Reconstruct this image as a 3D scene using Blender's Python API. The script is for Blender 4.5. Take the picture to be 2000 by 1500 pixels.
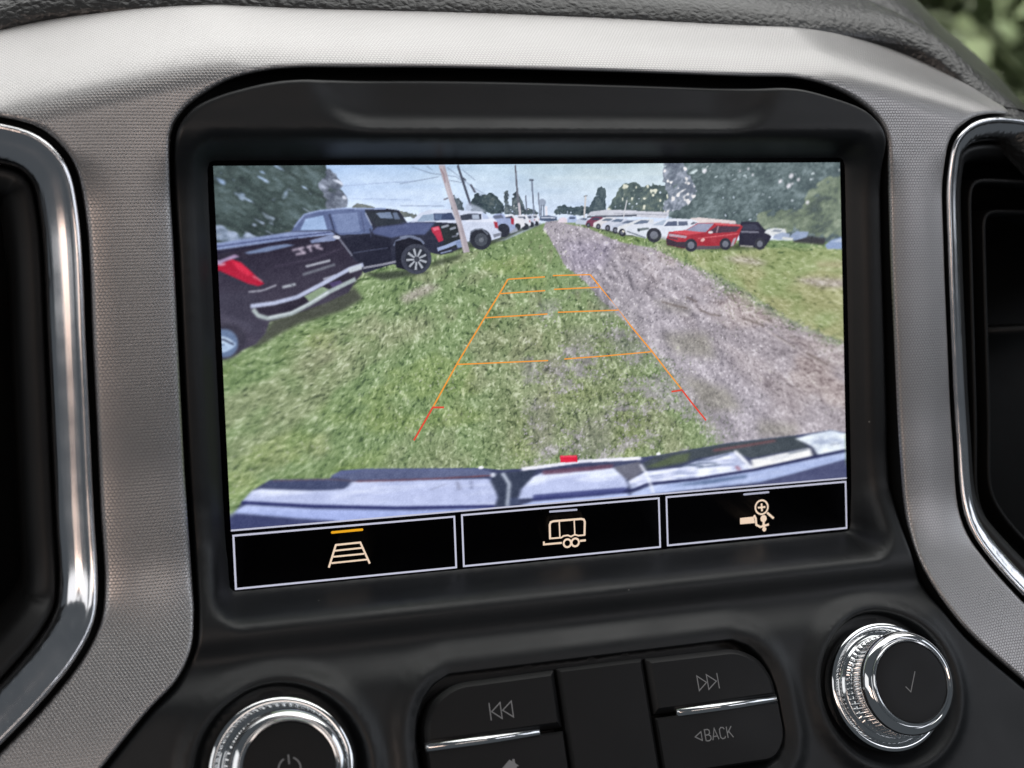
import bpy, bmesh, math, random
import numpy as np
from mathutils import Matrix, Vector
from mathutils.geometry import delaunay_2d_cdt

# ------------------------------------------------------------------ camera, light, exposure
scn = bpy.context.scene
for o in list(bpy.data.objects): bpy.data.objects.remove(o)
COL = scn.collection
cd = bpy.data.cameras.new('camera'); cam = bpy.data.objects.new('camera', cd); COL.objects.link(cam)
cam.matrix_world = Matrix(((0.9472960, 0.0538378, -0.3158033, -0.1313353),
                           (-0.3183829, 0.0488791, -0.9467012, -0.3559851),
                           (-0.0355321, 0.9973527, 0.0634441, 0.0189424),
                           (0, 0, 0, 1)))
cd.sensor_width = 36; cd.lens = 50.4; cd.clip_start = 0.01; cd.clip_end = 200
cd.dof.use_dof = True; cd.dof.focus_distance = 0.375; cd.dof.aperture_fstop = 13
scn.camera = cam

w = bpy.data.worlds.new('World'); scn.world = w; w.use_nodes = True
bg = w.node_tree.nodes['Background']; bg.inputs[0].default_value = (0.80, 0.90, 1.0, 1); bg.inputs[1].default_value = 0.085

def area(name, loc, target, sx, sy, power, col=(1, 1, 1), spread=180):
    l = bpy.data.lights.new(name, 'AREA'); l.shape = 'RECTANGLE'; l.size = sx; l.size_y = sy
    l.energy = power; l.color = col; l.spread = math.radians(spread)
    o = bpy.data.objects.new(name, l); COL.objects.link(o); o.location = loc
    o.rotation_euler = (Vector(target) - Vector(loc)).to_track_quat('-Z', 'Y').to_euler()
    return o
area('windshield_light', (0.12, 0.16, 0.80), (0, 0.02, 0.0), 1.5, 0.95, 11.0, (0.985, 0.985, 0.965))
area('lower_windshield_light', (-0.12, 0.95, 0.44), (0, 0.05, 0.1), 1.2, 0.3, 8.5, (1.0, 0.98, 0.94))
area('driver_window_light', (-0.88, -0.62, 0.36), (0, -0.2, 0.1), 0.85, 0.5, 1.5, (0.96, 0.95, 0.95))
area('driver_rear_window_light', (-0.88, -1.45, 0.30), (0, -0.6, 0.1), 0.55, 0.42, 2.2, (1.0, 0.74, 0.60))
area('passenger_window_light', (1.0, -0.45, 0.34), (0, -0.1, 0.1), 0.62, 0.5, 1.5, (0.86, 0.91, 1.0))
area('passenger_rear_window_light', (1.0, -1.45, 0.36), (0, -0.6, 0.1), 0.55, 0.42, 1.7, (0.92, 0.93, 1.0))
area('rear_window_light', (0.1, -2.3, 0.50), (0, 0, 0), 1.2, 0.4, 2.4, (1.0, 0.86, 0.78))
area('tree_fill_light', (5.0, 5.0, 5.2), (5.0, 5.4, 0.0), 4.0, 4.0, 1300.0, (1.0, 1.0, 0.95), 80)  # lamp added over the tree to brighten its leaves
vs = scn.view_settings; vs.view_transform = 'Standard'; vs.look = 'None'; vs.exposure = 0; vs.gamma = 1
vs.use_curve_mapping = False

# ------------------------------------------------------------------ materials
def s2l(c):
    c = np.asarray(c, float) / 255.0
    return np.where(c <= 0.04045, c / 12.92, ((c + 0.055) / 1.055) ** 2.4)
class NT:
    def __init__(s, name):
        s.m = bpy.data.materials.new(name); s.m.use_nodes = True
        s.t = s.m.node_tree; s.b = s.t.nodes['Principled BSDF']
    def n(s, kind, **kw):
        q = s.t.nodes.new(kind)
        for k, v in kw.items(): setattr(q, k, v)
        return q
    def l(s, a, b): s.t.links.new(a, b)
    def set(s, **kw):
        for k, v in kw.items(): s.b.inputs[k.replace('_', ' ')].default_value = v
        return s
    def math(s, op, a, b=None):
        q = s.n('ShaderNodeMath', operation=op)
        for i, v in enumerate((a, b)):
            if v is None: continue
            if isinstance(v, (int, float)): q.inputs[i].default_value = v
            else: s.l(v, q.inputs[i])
        return q.outputs[0]
    def vmath(s, op, a, b=None, c=None):
        q = s.n('ShaderNodeVectorMath', operation=op)
        for i, v in enumerate((a, b, c)):
            if v is None: continue
            if isinstance(v, tuple): q.inputs[i].default_value = v
            else: s.l(v, q.inputs[i])
        return q.outputs['Value'] if op in ('LENGTH', 'DOT_PRODUCT') else q.outputs[0]
    def bump(s, h, strength, dist, normal=None):
        q = s.n('ShaderNodeBump'); q.inputs['Strength'].default_value = strength; q.inputs['Distance'].default_value = dist
        s.l(h, q.inputs['Height'])
        if normal is not None: s.l(normal, q.inputs['Normal'])
        return q.outputs[0]
    def noise(s, scale, detail=2, coord=None, rough=.5):
        q = s.n('ShaderNodeTexNoise'); q.inputs['Scale'].default_value = scale; q.inputs['Detail'].default_value = detail
        q.inputs['Roughness'].default_value = rough
        if coord is None: coord = s.n('ShaderNodeTexCoord').outputs['Object']
        s.l(coord, q.inputs['Vector']); return q.outputs['Fac']
    def ramp(s, f, a, b, ca, cb):
        q = s.n('ShaderNodeMapRange'); q.inputs[1].default_value = a; q.inputs[2].default_value = b
        q.inputs[3].default_value = ca; q.inputs[4].default_value = cb; s.l(f, q.inputs[0]); return q.outputs[0]

def mat_plastic(name, base, rough, spec=.45, grain=.12, dust=True):
    m = NT(name); m.set(Base_Color=(*base, 1), Roughness=rough, Specular_IOR_Level=spec)
    tc = m.n('ShaderNodeTexCoord').outputs['Object']
    big = m.noise(45, 3, tc)
    m.l(m.ramp(big, .3, .7, rough - .05, rough + .06), m.b.inputs['Roughness'])
    m.l(m.bump(m.noise(2600, 2, tc), grain, .00008), m.b.inputs['Normal'])
    if dust:
        v = m.n('ShaderNodeTexVoronoi'); v.inputs['Scale'].default_value = 150; m.l(tc, v.inputs['Vector'])
        sp = m.ramp(v.outputs['Distance'], .03, .045, 1, 0)
        sepc = m.n('ShaderNodeSeparateColor'); m.l(v.outputs['Color'], sepc.inputs[0])
        keep = m.ramp(sepc.outputs[0], .86, .87, 0, 1)
        mx = m.n('ShaderNodeMix', data_type='RGBA'); mx.inputs[6].default_value = (*base, 1); mx.inputs[7].default_value = (.22, .21, .19, 1)
        m.l(m.math('MULTIPLY', m.math('MULTIPLY', sp, keep), .7), mx.inputs[0]); m.l(mx.outputs[2], m.b.inputs['Base Color'])
    return m.m

def mat_trim():
    m = NT('silver_hex_trim'); m.set(Metallic=.92, Roughness=.33)
    uv = m.n('ShaderNodeUVMap').outputs[0]
    p = m.vmath('SCALE', uv); p.node.inputs['Scale'].default_value = 1000 / .88
    S = (1.0, math.sqrt(3), 1.0); Hf = (.5, math.sqrt(3) / 2, .5)
    def cell(off):
        q = m.vmath('ADD', p, off)
        q = m.vmath('WRAP', q, S, (0, 0, 0))
        q = m.vmath('SUBTRACT', q, Hf)
        q = m.vmath('MULTIPLY', q, (1, 1, 0))
        return q
    a = cell((0, 0, 0)); b = cell(Hf)
    def hexd(q):
        ab = m.vmath('ABSOLUTE', q)
        return m.math('MAXIMUM', m.vmath('DOT_PRODUCT', ab, (.5, math.sqrt(3) / 2, 0)), m.vmath('DOT_PRODUCT', ab, (1, 0, 0)))
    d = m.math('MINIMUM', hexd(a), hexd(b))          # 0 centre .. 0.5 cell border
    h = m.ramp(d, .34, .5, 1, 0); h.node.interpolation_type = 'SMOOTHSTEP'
    m.l(m.bump(h, .5, .00012), m.b.inputs['Normal'])
    tc = m.n('ShaderNodeTexCoord').outputs['Object']
    n1 = m.noise(60, 4, tc)
    mx = m.n('ShaderNodeMix', data_type='RGBA'); mx.inputs[6].default_value = (.27, .265, .265, 1); mx.inputs[7].default_value = (.43, .418, .415, 1)  # groove shade painted in: darker base colour between the hex cells
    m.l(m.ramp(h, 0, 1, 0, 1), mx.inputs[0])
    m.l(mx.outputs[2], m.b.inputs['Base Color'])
    m.l(m.ramp(n1, .3, .7, .29, .36), m.b.inputs['Roughness'])
    return m.m

def mat_chrome(name, rough=.06, col=(.78, .79, .80), stretch=(70, 70, 70), strength=.08, dist=.0012):
    m = NT(name); m.set(Base_Color=(*col, 1), Metallic=1.0, Roughness=rough)
    tc = m.n('ShaderNodeTexCoord').outputs['Object']
    n1 = m.noise(120, 4, tc); m.l(m.ramp(n1, .35, .75, rough, rough + .08), m.b.inputs['Roughness'])
    mp = m.n('ShaderNodeMapping'); mp.inputs['Scale'].default_value = stretch; m.l(tc, mp.inputs[0])
    m.l(m.bump(m.noise(1, 2, mp.outputs[0]), strength, dist), m.b.inputs['Normal'])
    return m.m

def mat_leather():
    m = NT('dash_leather'); m.set(Base_Color=(.013, .0125, .012, 1), Roughness=.36, Specular_IOR_Level=.75)
    tc = m.n('ShaderNodeTexCoord').outputs['Object']
    v = m.n('ShaderNodeTexVoronoi', feature='DISTANCE_TO_EDGE'); v.inputs['Scale'].default_value = 620
    mp = m.n('ShaderNodeMapping'); mp.inputs['Scale'].default_value = (.75, 1, 1); m.l(tc, mp.inputs[0]); m.l(mp.outputs[0], v.inputs['Vector'])
    m.l(m.bump(m.math('ADD', v.outputs['Distance'], m.math('MULTIPLY', m.noise(2400, 3, tc), .3)), .8, .0003), m.b.inputs['Normal'])
    return m.m

def mat_emit(name, srgb, strength=1.0):
    m = NT(name); c = s2l(srgb)
    m.set(Base_Color=(0, 0, 0, 1), Roughness=.4, Specular_IOR_Level=.2, Emission_Color=(*c, 1), Emission_Strength=strength)
    return m.m
def mat_plain(name, col, rough=.6, spec=.3):
    m = NT(name); m.set(Base_Color=(*col, 1), Roughness=rough, Specular_IOR_Level=spec)
    m.l(m.bump(m.noise(1500, 2), .05, .0001), m.b.inputs['Normal'])
    return m.m
M_HOUSE = mat_plastic('matte_black_plastic', (.0056, .0066, .0078), .43, .46)
M_BTN = mat_plastic('button_black_plastic', (.0062, .0062, .0067), .42, .27)
M_GAP = mat_plastic('recess_black_plastic', (.004, .004, .004), .7, .2, dust=False)
M_VENT = mat_plastic('vent_black_plastic', (.006, .006, .0062), .5, .35, dust=False)
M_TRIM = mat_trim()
M_CHROME = mat_chrome('bright_chrome', .05)
M_VCHROME = mat_chrome('vent_chrome', .15, (.84, .84, .86), (260, 260, 9), .45, .0007)
M_LEATHER = mat_leather()
M_PRINT = mat_plain('grey_print', (.27, .27, .275))
M_ICON = mat_emit('icon_light', (238, 212, 188))
M_BORDER = mat_emit('border_light', (196, 197, 216))
M_ORANGE = mat_emit('orange_light', (236, 168, 34))
M_GREYBAR = mat_emit('grey_bar_light', (176, 178, 198))
M_GUIDE = mat_emit('guide_orange_light', (243, 158, 62))
M_GUIDERED = mat_emit('guide_red_light', (222, 78, 60))
gm = NT('screen_glass'); gm.set(Base_Color=(.002, .002, .003, 1), Roughness=.2, Specular_IOR_Level=.1); M_GLASS = gm.m
pm = NT('camera_picture'); pm.set(Base_Color=(0, 0, 0, 1), Roughness=.3, Specular_IOR_Level=.12, Emission_Strength=1.0)
pa = pm.n('ShaderNodeVertexColor', layer_name='picture'); pm.l(pa.outputs[0], pm.b.inputs['Emission Color']); M_PIC = pm.m

# ------------------------------------------------------------------ helpers (all modelling in millimetres, y = away from the driver)
MM = .001
def link(name, me, mat, parent=None, smooth=True):
    o = bpy.data.objects.new(name, me); COL.objects.link(o); me.materials.append(mat)
    if smooth: me.polygons.foreach_set('use_smooth', [True] * len(me.polygons))
    if parent: o.parent = parent
    return o
def mesh(name, V, F, mat, parent=None, smooth=True):
    me = bpy.data.meshes.new(name); V = np.asarray(V, np.float32) * MM
    sizes = np.fromiter((len(f) for f in F), np.int32, len(F)) if not isinstance(F, np.ndarray) else np.full(len(F), F.shape[1], np.int32)
    flat = F.ravel().astype(np.int32) if isinstance(F, np.ndarray) else np.fromiter((i for f in F for i in f), np.int32)
    me.vertices.add(len(V)); me.vertices.foreach_set('co', V.ravel())
    me.loops.add(len(flat)); me.loops.foreach_set('vertex_index', flat)
    me.polygons.add(len(sizes)); me.polygons.foreach_set('loop_start', np.r_[0, np.cumsum(sizes)[:-1]].astype(np.int32))
    me.update(calc_edges=True); me.validate()
    return link(name, me, mat, parent, smooth)
def fix_normals(o):
    bm = bmesh.new(); bm.from_mesh(o.data); bmesh.ops.recalc_face_normals(bm, faces=bm.faces); bm.to_mesh(o.data); bm.free()
def sharp(o, deg=35):
    o.data.set_sharp_from_angle(angle=math.radians(deg))
def thing(name, label, cat, group=None):
    o = bpy.data.objects.new(name, None); COL.objects.link(o); o['label'] = label; o['category'] = cat
    if group: o['group'] = group
    return o
def tag(o, label, cat): o['label'] = label; o['category'] = cat
def catmull(P, step):
    P = np.asarray(P, float); P = np.vstack([2 * P[0] - P[1], P, 2 * P[-1] - P[-2]])
    out = []
    for i in range(1, len(P) - 2):
        p0, p1, p2, p3 = P[i - 1:i + 3]
        # centripetal
        t0 = 0; t1 = t0 + np.linalg.norm(p1 - p0) ** .5; t2 = t1 + np.linalg.norm(p2 - p1) ** .5; t3 = t2 + np.linalg.norm(p3 - p2) ** .5
        n = max(2, int(np.linalg.norm(p2 - p1) / step) + 1)
        for t in np.linspace(t1, t2, n, endpoint=False):
            A1 = (t1 - t) / (t1 - t0) * p0 + (t - t0) / (t1 - t0) * p1; A2 = (t2 - t) / (t2 - t1) * p1 + (t - t1) / (t2 - t1) * p2
            A3 = (t3 - t) / (t3 - t2) * p2 + (t - t2) / (t3 - t2) * p3
            B1 = (t2 - t) / (t2 - t0) * A1 + (t - t0) / (t2 - t0) * A2; B2 = (t3 - t) / (t3 - t1) * A2 + (t - t1) / (t3 - t1) * A3
            out.append((t2 - t) / (t2 - t1) * B1 + (t - t1) / (t2 - t1) * B2)
    out.append(P[-2]); return np.array(out)
def resample(P, step, closed=False):
    P = np.asarray(P, float)
    if closed: P = np.vstack([P, P[:1]])
    s = np.r_[0, np.cumsum(np.linalg.norm(np.diff(P, axis=0), axis=1))]
    n = max(2, int(round(s[-1] / step)) + 1); t = np.linspace(0, s[-1], n)
    Q = np.column_stack([np.interp(t, s, P[:, k]) for k in range(P.shape[1])])
    return Q[:-1] if closed else Q
def normals2(P, closed=False):           # left-hand normals of a 2-D path
    T = (np.roll(P, -1, 0) - np.roll(P, 1, 0)) if closed else np.gradient(P, axis=0)
    T /= np.linalg.norm(T, axis=1)[:, None] + 1e-12
    return np.column_stack([-T[:, 1], T[:, 0]])
def pdist(Q, P, closed=False):           # distance of points Q to polyline P
    A = (P if closed else P[:-1]).astype(np.float32); Bm = (np.roll(P, -1, 0) if closed else P[1:]).astype(np.float32) - A
    il = 1 / ((Bm ** 2).sum(1) + 1e-12); Q = np.asarray(Q, np.float32); best = np.empty(len(Q))
    for i in range(0, len(Q), 2000):
        dx = Q[i:i + 2000, :1] - A[:, 0]; dz = Q[i:i + 2000, 1:] - A[:, 1]
        t = np.clip((dx * Bm[:, 0] + dz * Bm[:, 1]) * il, 0, 1)
        dx -= t * Bm[:, 0]; dz -= t * Bm[:, 1]
        best[i:i + 2000] = np.sqrt((dx * dx + dz * dz).min(1))
    return best
def inside(Q, P):
    x, y = Q[:, 0], Q[:, 1]; c = np.zeros(len(Q), bool)
    for (x0, y0), (x1, y1) in zip(P, np.roll(P, -1, 0)):
        if y0 == y1: continue
        c ^= ((y0 > y) != (y1 > y)) & (x < (x1 - x0) * (y - y0) / (y1 - y0) + x0)
    return c
def sdf(Q, P):                            # negative inside
    return np.where(inside(Q, P), -1, 1) * pdist(Q, P, True)
def sst(a, b, x): t = np.clip((x - a) / (b - a), 0, 1); return t * t * (3 - 2 * t)
RNG = np.random.default_rng(7)
def sheet(name, outline, loops, step, dfun, mat, parent, fillet=1.0, skirt=9, uv=False, skirt_mat=None):
    """a moulded panel: heightfield y = -dfun(x, z) over a closed outline, rounded edge, skirt running back"""
    O = outline; N = normals2(O, True)
    if not inside(O[:1] + N[:1] * .05, O)[0]: N = -N
    pts = [O]
    for k in (.08, .3, .65, 1.0, 1.5):
        L = O + N * fillet * k
        L = L[inside(L, O) & (pdist(L, O, True) > fillet * k * .9)]; pts.append(L)
    ce = []
    for l in loops:
        k = l[inside(l, O) & (pdist(l, O, True) > fillet * 1.7)]; b0 = sum(len(p) for p in pts)
        if len(k) == len(l): ce += [(b0 + i, b0 + (i + 1) % len(k)) for i in range(len(k))]
        pts.append(k)
    lo, hi = O.min(0), O.max(0)
    gx, gz = np.meshgrid(np.arange(lo[0], hi[0], step), np.arange(lo[1], hi[1], step))
    G = np.column_stack([gx.ravel(), gz.ravel()]); G += RNG.uniform(-.12, .12, G.shape) * step
    G = G[inside(G, O)]; keep = pdist(G, O, True) > fillet * 1.5 + step * .45
    for l in loops: keep &= pdist(G, l, True) > step * .4
    pts.append(G[keep]); Q = np.vstack(pts); n = len(O)
    vo, eo, fo, *_ = delaunay_2d_cdt([Vector((float(a), float(b))) for a, b in Q], [(i, (i + 1) % n) for i in range(n)] + ce, [], 0, 1e-5)
    V2 = np.array([(v.x, v.y) for v in vo]); F = np.array([list(f) for f in fo])
    F = F[inside(V2[F].mean(1), O)]
    s = pdist(V2, O, True); d = dfun(V2[:, 0], V2[:, 1])
    r = np.clip(fillet - s, 0, fillet); drop = fillet - np.sqrt(np.maximum(fillet ** 2 - r ** 2, 0))
    V3 = np.column_stack([V2[:, 0], -d + drop, V2[:, 1]])
    # boundary edges -> skirt
    E = {}
    for f in F:
        for a, b in ((f[0], f[1]), (f[1], f[2]), (f[2], f[0])):
            E[(a, b)] = 1
    be = [(a, b) for (a, b) in E if (b, a) not in E]
    ids = sorted({i for e in be for i in e}); mp = {v: len(V3) + i for i, v in enumerate(ids)}
    B = V3[ids].copy(); B[:, 1] += skirt
    faces = [tuple(f) for f in F] + [(b, a, mp[a], mp[b]) for a, b in be]
    VV = np.vstack([V3, B])
    o = mesh(name, VV, faces, mat, parent); fix_normals(o)
    # the visible side faces the driver
    me = o.data
    if sum(p.normal.y for p in list(me.polygons)[:200]) > 0: me.flip_normals()
    if skirt_mat:
        me.materials.append(skirt_mat); me.polygons.foreach_set('material_index', np.r_[np.zeros(len(F)), np.ones(len(be))].astype(np.int32))
    if uv:
        t = np.linspace(0, 1, 80)[None]
        zz = VV[:, 2:3] * t; dd = dfun(np.repeat(VV[:, :1], 80, 1), zz)
        L = np.sign(VV[:, 2]) * np.sqrt(np.diff(zz, axis=1) ** 2 + np.diff(dd, axis=1) ** 2).sum(1)
        ul = me.uv_layers.new(name='surface'); li = np.empty(len(me.loops), int); me.loops.foreach_get('vertex_index', li)
        ul.data.foreach_set('uv', (np.column_stack([VV[:, 0], L])[li] * MM).astype(np.float32).ravel())
    return o

# ------------------------------------------------------------------ dashboard surfaces
_zt = np.linspace(-170, 170, 1361)
def tab(p, sig):
    p = sorted(p); t = np.interp(_zt, [a for a, b in p], [b for a, b in p])
    k = np.exp(-.5 * (np.arange(-80, 81) * .25 / sig) ** 2); k /= k.sum()
    return np.convolve(np.pad(t, 80, mode='edge'), k, mode='valid')
TZ = tab([(-170, 52), (-95, 30), (-80, 25), (-67, 19.5), (-57, 14.5), (-45, 11), (-20, 8.5), (20, 7.5), (60, 7), (170, 7)], 4)
def trim_d(x, z):
    x = np.asarray(x, float); z = np.asarray(z, float)
    a = np.abs(x) - 80; a = np.where(a > 0, a * a / (np.abs(a) + 12), 0)
    q = np.maximum(z - (71.5 - .28 * a), 0)
    r = np.where(q < 13, 1.5 * q * q / 26, 9.75 + 1.5 * (q - 13))
    b = np.clip((np.abs(x) - 107.5) / 9.5, -1.3, 1.3)
    return np.interp(z, _zt, TZ) - r - 1.1 * b * b * sst(56, 42, z) * sst(-62, -48, z)
HZ = tab([(170, 8), (66, 8), (60, 9), (56, 8), (50, 5), (44, 4), (-30, 4), (-40, 5), (-50, 10), (-57, 14.0), (-61, 15.2), (-66, 14.6), (-69.5, 17), (-73, 20.7), (-76, 22), (-170, 22 + 94 * .36)], 1.7)
PT = .36; PN = math.hypot(1, PT)
KNOBS = [(-81.5, -90.3), (81.5, -90.3)]
CLUST = resample(np.array([(-38.5, -75.05), (38.5, -75.05), (42.5, -76.8), (45.2, -79.6), (47.0, -83.2), (47.9, -87.5), (47.9, -97.5), (46.8, -100.8), (44.6, -103.2), (41, -104.2),
                           (-41, -104.2), (-44.6, -103.2), (-46.8, -100.8), (-47.9, -97.5), (-47.9, -87.5), (-47.0, -83.2), (-45.2, -79.6), (-42.5, -76.8)]), 1.0, True)
def rrect(cx, cz, hx, hz, r, x, z):
    qx = np.abs(x - cx) - hx + r; qz = np.abs(z - cz) - hz + r
    return np.hypot(np.maximum(qx, 0), np.maximum(qz, 0)) + np.minimum(np.maximum(qx, qz), 0) - r
def house_d(x, z):
    x = np.asarray(x, float); z = np.asarray(z, float); sh = x.shape; x = x.ravel(); z = z.ravel()
    d = np.interp(z, _zt, HZ)
    up = rrect(0, 90, 64.5, 30.2, 16, x, z)                         # shallow scoop above the screen
    d = d - 2.6 * sst(1.5, -4.5, up) * (1 - .75 * sst(44, 66, np.abs(x)))
    ps = rrect(0, .4, 92.5, 57.4, 6, x, z)                          # screen recess
    d = d + (-.9 - d) * sst(2.0, -5.6, ps)
    for kx, kz in KNOBS:
        r = np.hypot(x - kx, (z - kz) * PN)
        d = d + 1.8 * np.exp(-((r - 21.8) / 2.2) ** 2) - 4.0 * sst(20.6, 18.2, r)
    near = (np.abs(x) < 66) & (z < -60)
    if near.any():
        s = sdf(np.column_stack([x[near], z[near]]), CLUST)
        d[near] += 1.4 * np.exp(-((s - 4.4) / 2.4) ** 2) * (s > 0) + 1.4 * math.exp(-(4.4 / 2.4) ** 2) * (s <= 0) - 6.5 * sst(1.0, .1, s)
    return d.reshape(sh)

OPEN = [(-140, -103), (-121.4, -84.2), (-110.6, -73.8), (-103.7, -68.1), (-99.8, -62.0), (-98.3, -54.3), (-98.1, -48.5), (-98.3, -18.3), (-98.1, 30.5), (-98.0, 54.6), (-97.0, 60.6), (-94.2, 64.8), (-89.2, 68.8),
        (-83.0, 72.2), (-72, 74.9), (-51.5, 75.7), (-25.1, 76.0), (16.7, 75.6), (53.7, 74.9), (72.4, 74.4), (84.8, 70.7), (94.4, 64.6), (97.9, 59.4), (98.9, 50), (99.2, 25.4), (99.8, -17.8), (99.9, -53.5), (101.4, -63.1), (108.3, -77.0), (123.9, -93.3), (142, -110)]
TOP = [(-200, 66), (-165, 78), (-145, 84.2), (-134.7, 87.9), (-127.2, 90.6), (-116.1, 92.2), (-97.9, 92.4), (-46.2, 92.8), (-3.7, 93.0), (40.8, 92.0), (88.5, 90.0), (108, 89.6), (121.5, 87.6), (131.4, 81.7), (139.0, 70.2), (142.2, 66.3)]
LV = [(-200, 66), (-165, 65.8), (-148, 65.2), (-135.4, 63.2), (-125.6, 60.0), (-119.4, 53.0), (-117.1, 41.5), (-117.0, 7.1), (-117.3, -28.8), (-117.4, -46.6), (-118.8, -54.5), (-123.2, -61.7), (-131.6, -70.3), (-142.9, -79.8), (-165, -98), (-185, -114)]
RV = [(142.2, 66.0), (133, 65.6), (125.0, 63.6), (118.6, 58.5), (116.3, 49.2), (116.1, 25.0), (116.5, -4.2), (116.8, -26.2), (116.7, -48.7), (119.1, -57.9), (129.7, -73.7), (150, -93), (170, -112)]

# ------------------------------------------------------------------ silver trim
op = resample(catmull(OPEN, .6), .9); LV = [(x - .8, z + .3) for x, z in LV]; RV = [(x + .8, z) for x, z in RV]
lv = resample(catmull(LV[1:], .6), 1.0); rv = resample(catmull(RV, .6), 1.0)
tp = resample(catmull(TOP[1:], .6), 1.4); tpe = tp + normals2(tp) * 2.6
poly = np.vstack([op, rv[::-1], tpe[::-1], lv, ])
poly = resample(poly, .95, True)
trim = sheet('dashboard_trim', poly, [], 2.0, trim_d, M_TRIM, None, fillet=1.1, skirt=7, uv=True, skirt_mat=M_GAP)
tag(trim, 'silver hexagon-textured trim panel framing the black screen unit', 'trim panel')

# ------------------------------------------------------------------ infotainment unit
unit = thing('infotainment_unit', 'black centre unit with lit backup-camera screen, buttons and two chrome knobs', 'infotainment')
N = normals2(op); inset = 1.15 + 1.9 * sst(66, 74, op[:, 1]) * (np.abs(op[:, 0]) < 96)
ho = op - N * inset[:, None]
if np.abs(ho[len(ho) // 2, 1]) > np.abs(op[len(op) // 2, 1]): ho = op + N * inset[:, None]
ho = resample(np.vstack([ho, [(142, -128), (-138, -128)]]), 1.0, True)
circ = lambda cx, cz, r, n: np.column_stack([cx + r * np.cos(np.linspace(0, 2 * np.pi, n, endpoint=False)), cz + r / PN * np.sin(np.linspace(0, 2 * np.pi, n, endpoint=False))])
loops = []
for kx, kz in KNOBS: loops += [circ(kx, kz, r, int(r * 12)) for r in (18.2, 19.0, 19.8, 20.6, 21.8)]
cf = resample(CLUST, .4, True); cn = normals2(cf, True)
if inside(cf[:1] + cn[:1] * .1, cf)[0]: cn = -cn
loops += [cf + cn * k for k in (.1, .4, .7, 1.0, 1.5)]
sheet('housing', ho, loops, 1.35, house_d, M_HOUSE, unit, fillet=1.2, skirt=8)
# dark backing seen in the seam between trim and housing
bo = resample(op + N * 2.5 * (-1 if np.abs(ho[:, 1]).max() > 0 and inside(op[len(op)//2:len(op)//2+1] + N[len(op)//2:len(op)//2+1], ho)[0] else 1), 2.0)
bo = np.vstack([bo, [(150, -130), (-146, -130)]]); bo = resample(bo, 2.5, True)
sheet('seam_backing', bo, [], 6.0, lambda x, z: np.minimum(trim_d(x, np.minimum(z, 72)) - 9.0, -5.0), M_GAP, unit, fillet=.5, skirt=3)

def quad(name, x0, x1, z0, z1, y, mat, parent):
    return mesh(name, [(x0, y, z0), (x1, y, z0), (x1, y, z1), (x0, y, z1)], [(0, 1, 2, 3)], mat, parent, False)
def boxed(name, x0, x1, z0, z1, y0, y1, mat, parent):
    V = [(x, y, z) for y in (y0, y1) for x, z in ((x0, z0), (x1, z0), (x1, z1), (x0, z1))]
    F = [(0, 1, 2, 3), (7, 6, 5, 4), (0, 4, 5, 1), (1, 5, 6, 2), (2, 6, 7, 3), (3, 7, 4, 0)]
    return mesh(name, V, F, mat, parent, False)
boxed('screen_glass', -88.6, 88.6, -53.6, 53.6, 0, 2.0, M_GLASS, unit)

# ------------------------------------------------------------------ the picture on the screen (800 x 480 display, rows 0..410 carry the camera view)
W_, H_ = 800, 411
RECT = np.array([[0.5374103670161774, -0.02600085606581533, -216.1839323258576], [0.0031513963649378337, 0.5405891943911411, -177.01635791894978], [-0.00010592266241417066, -1.626157599561911e-05, 1.0]])
def view(ox, oy, k):
    def f(*p):
        p = np.array(p, float).reshape(-1, 2) / k + (ox, oy)
        q = np.column_stack([p, np.ones(len(p))]) @ RECT.T
        return q[:, :2] / q[:, 2:]
    return f
A = view(400, 300, 3.571); B = view(780, 310, 4.348); C_ = view(1200, 310, 4.255); D = view(420, 640, 3.75)
E_ = view(780, 520, 3.948); F_ = view(1200, 560, 3.749); G = view(430, 820, 3.226); Hh = view(1040, 820, 3.125); O = view(0, 0, 1)
yy, xx = np.mgrid[0:H_, 0:W_].astype(float)
IMG = np.zeros((H_, W_, 3))
_T = [np.random.default_rng(s).random((256, 256)) for s in range(8)]
def vn(x, y, s=0):
    xi = np.floor(x).astype(int); yi = np.floor(y).astype(int); fx = x - xi; fy = y - yi
    fx = fx * fx * (3 - 2 * fx); fy = fy * fy * (3 - 2 * fy); T = _T[s % 8]; x0 = (xi + 37 * s) & 255; y0 = (yi + 91 * s) & 255; x1 = (x0 + 1) & 255; y1 = (y0 + 1) & 255
    return (T[y0, x0] * (1 - fx) + T[y0, x1] * fx) * (1 - fy) + (T[y1, x0] * (1 - fx) + T[y1, x1] * fx) * fy
def fb(x, y, n=3, s=0):
    return sum(vn(x * 2 ** k, y * 2 ** k, s + k) / 2 ** k for k in range(n)) / sum(1 / 2 ** k for k in range(n))
def blur(a, s):
    if s <= 0: return a
    n = int(3 * s) + 1; k = np.exp(-.5 * (np.arange(-n, n + 1) / s) ** 2); k /= k.sum()
    for ax in (0, 1):
        pad = [(0, 0)] * a.ndim; pad[ax] = (n, n); p = np.pad(a, pad, mode='edge'); r = np.zeros_like(a)
        for i, wt in enumerate(k):
            sl = [slice(None)] * a.ndim; sl[ax] = slice(i, i + a.shape[ax]); r += wt * p[tuple(sl)]
        a = r
    return a
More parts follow.
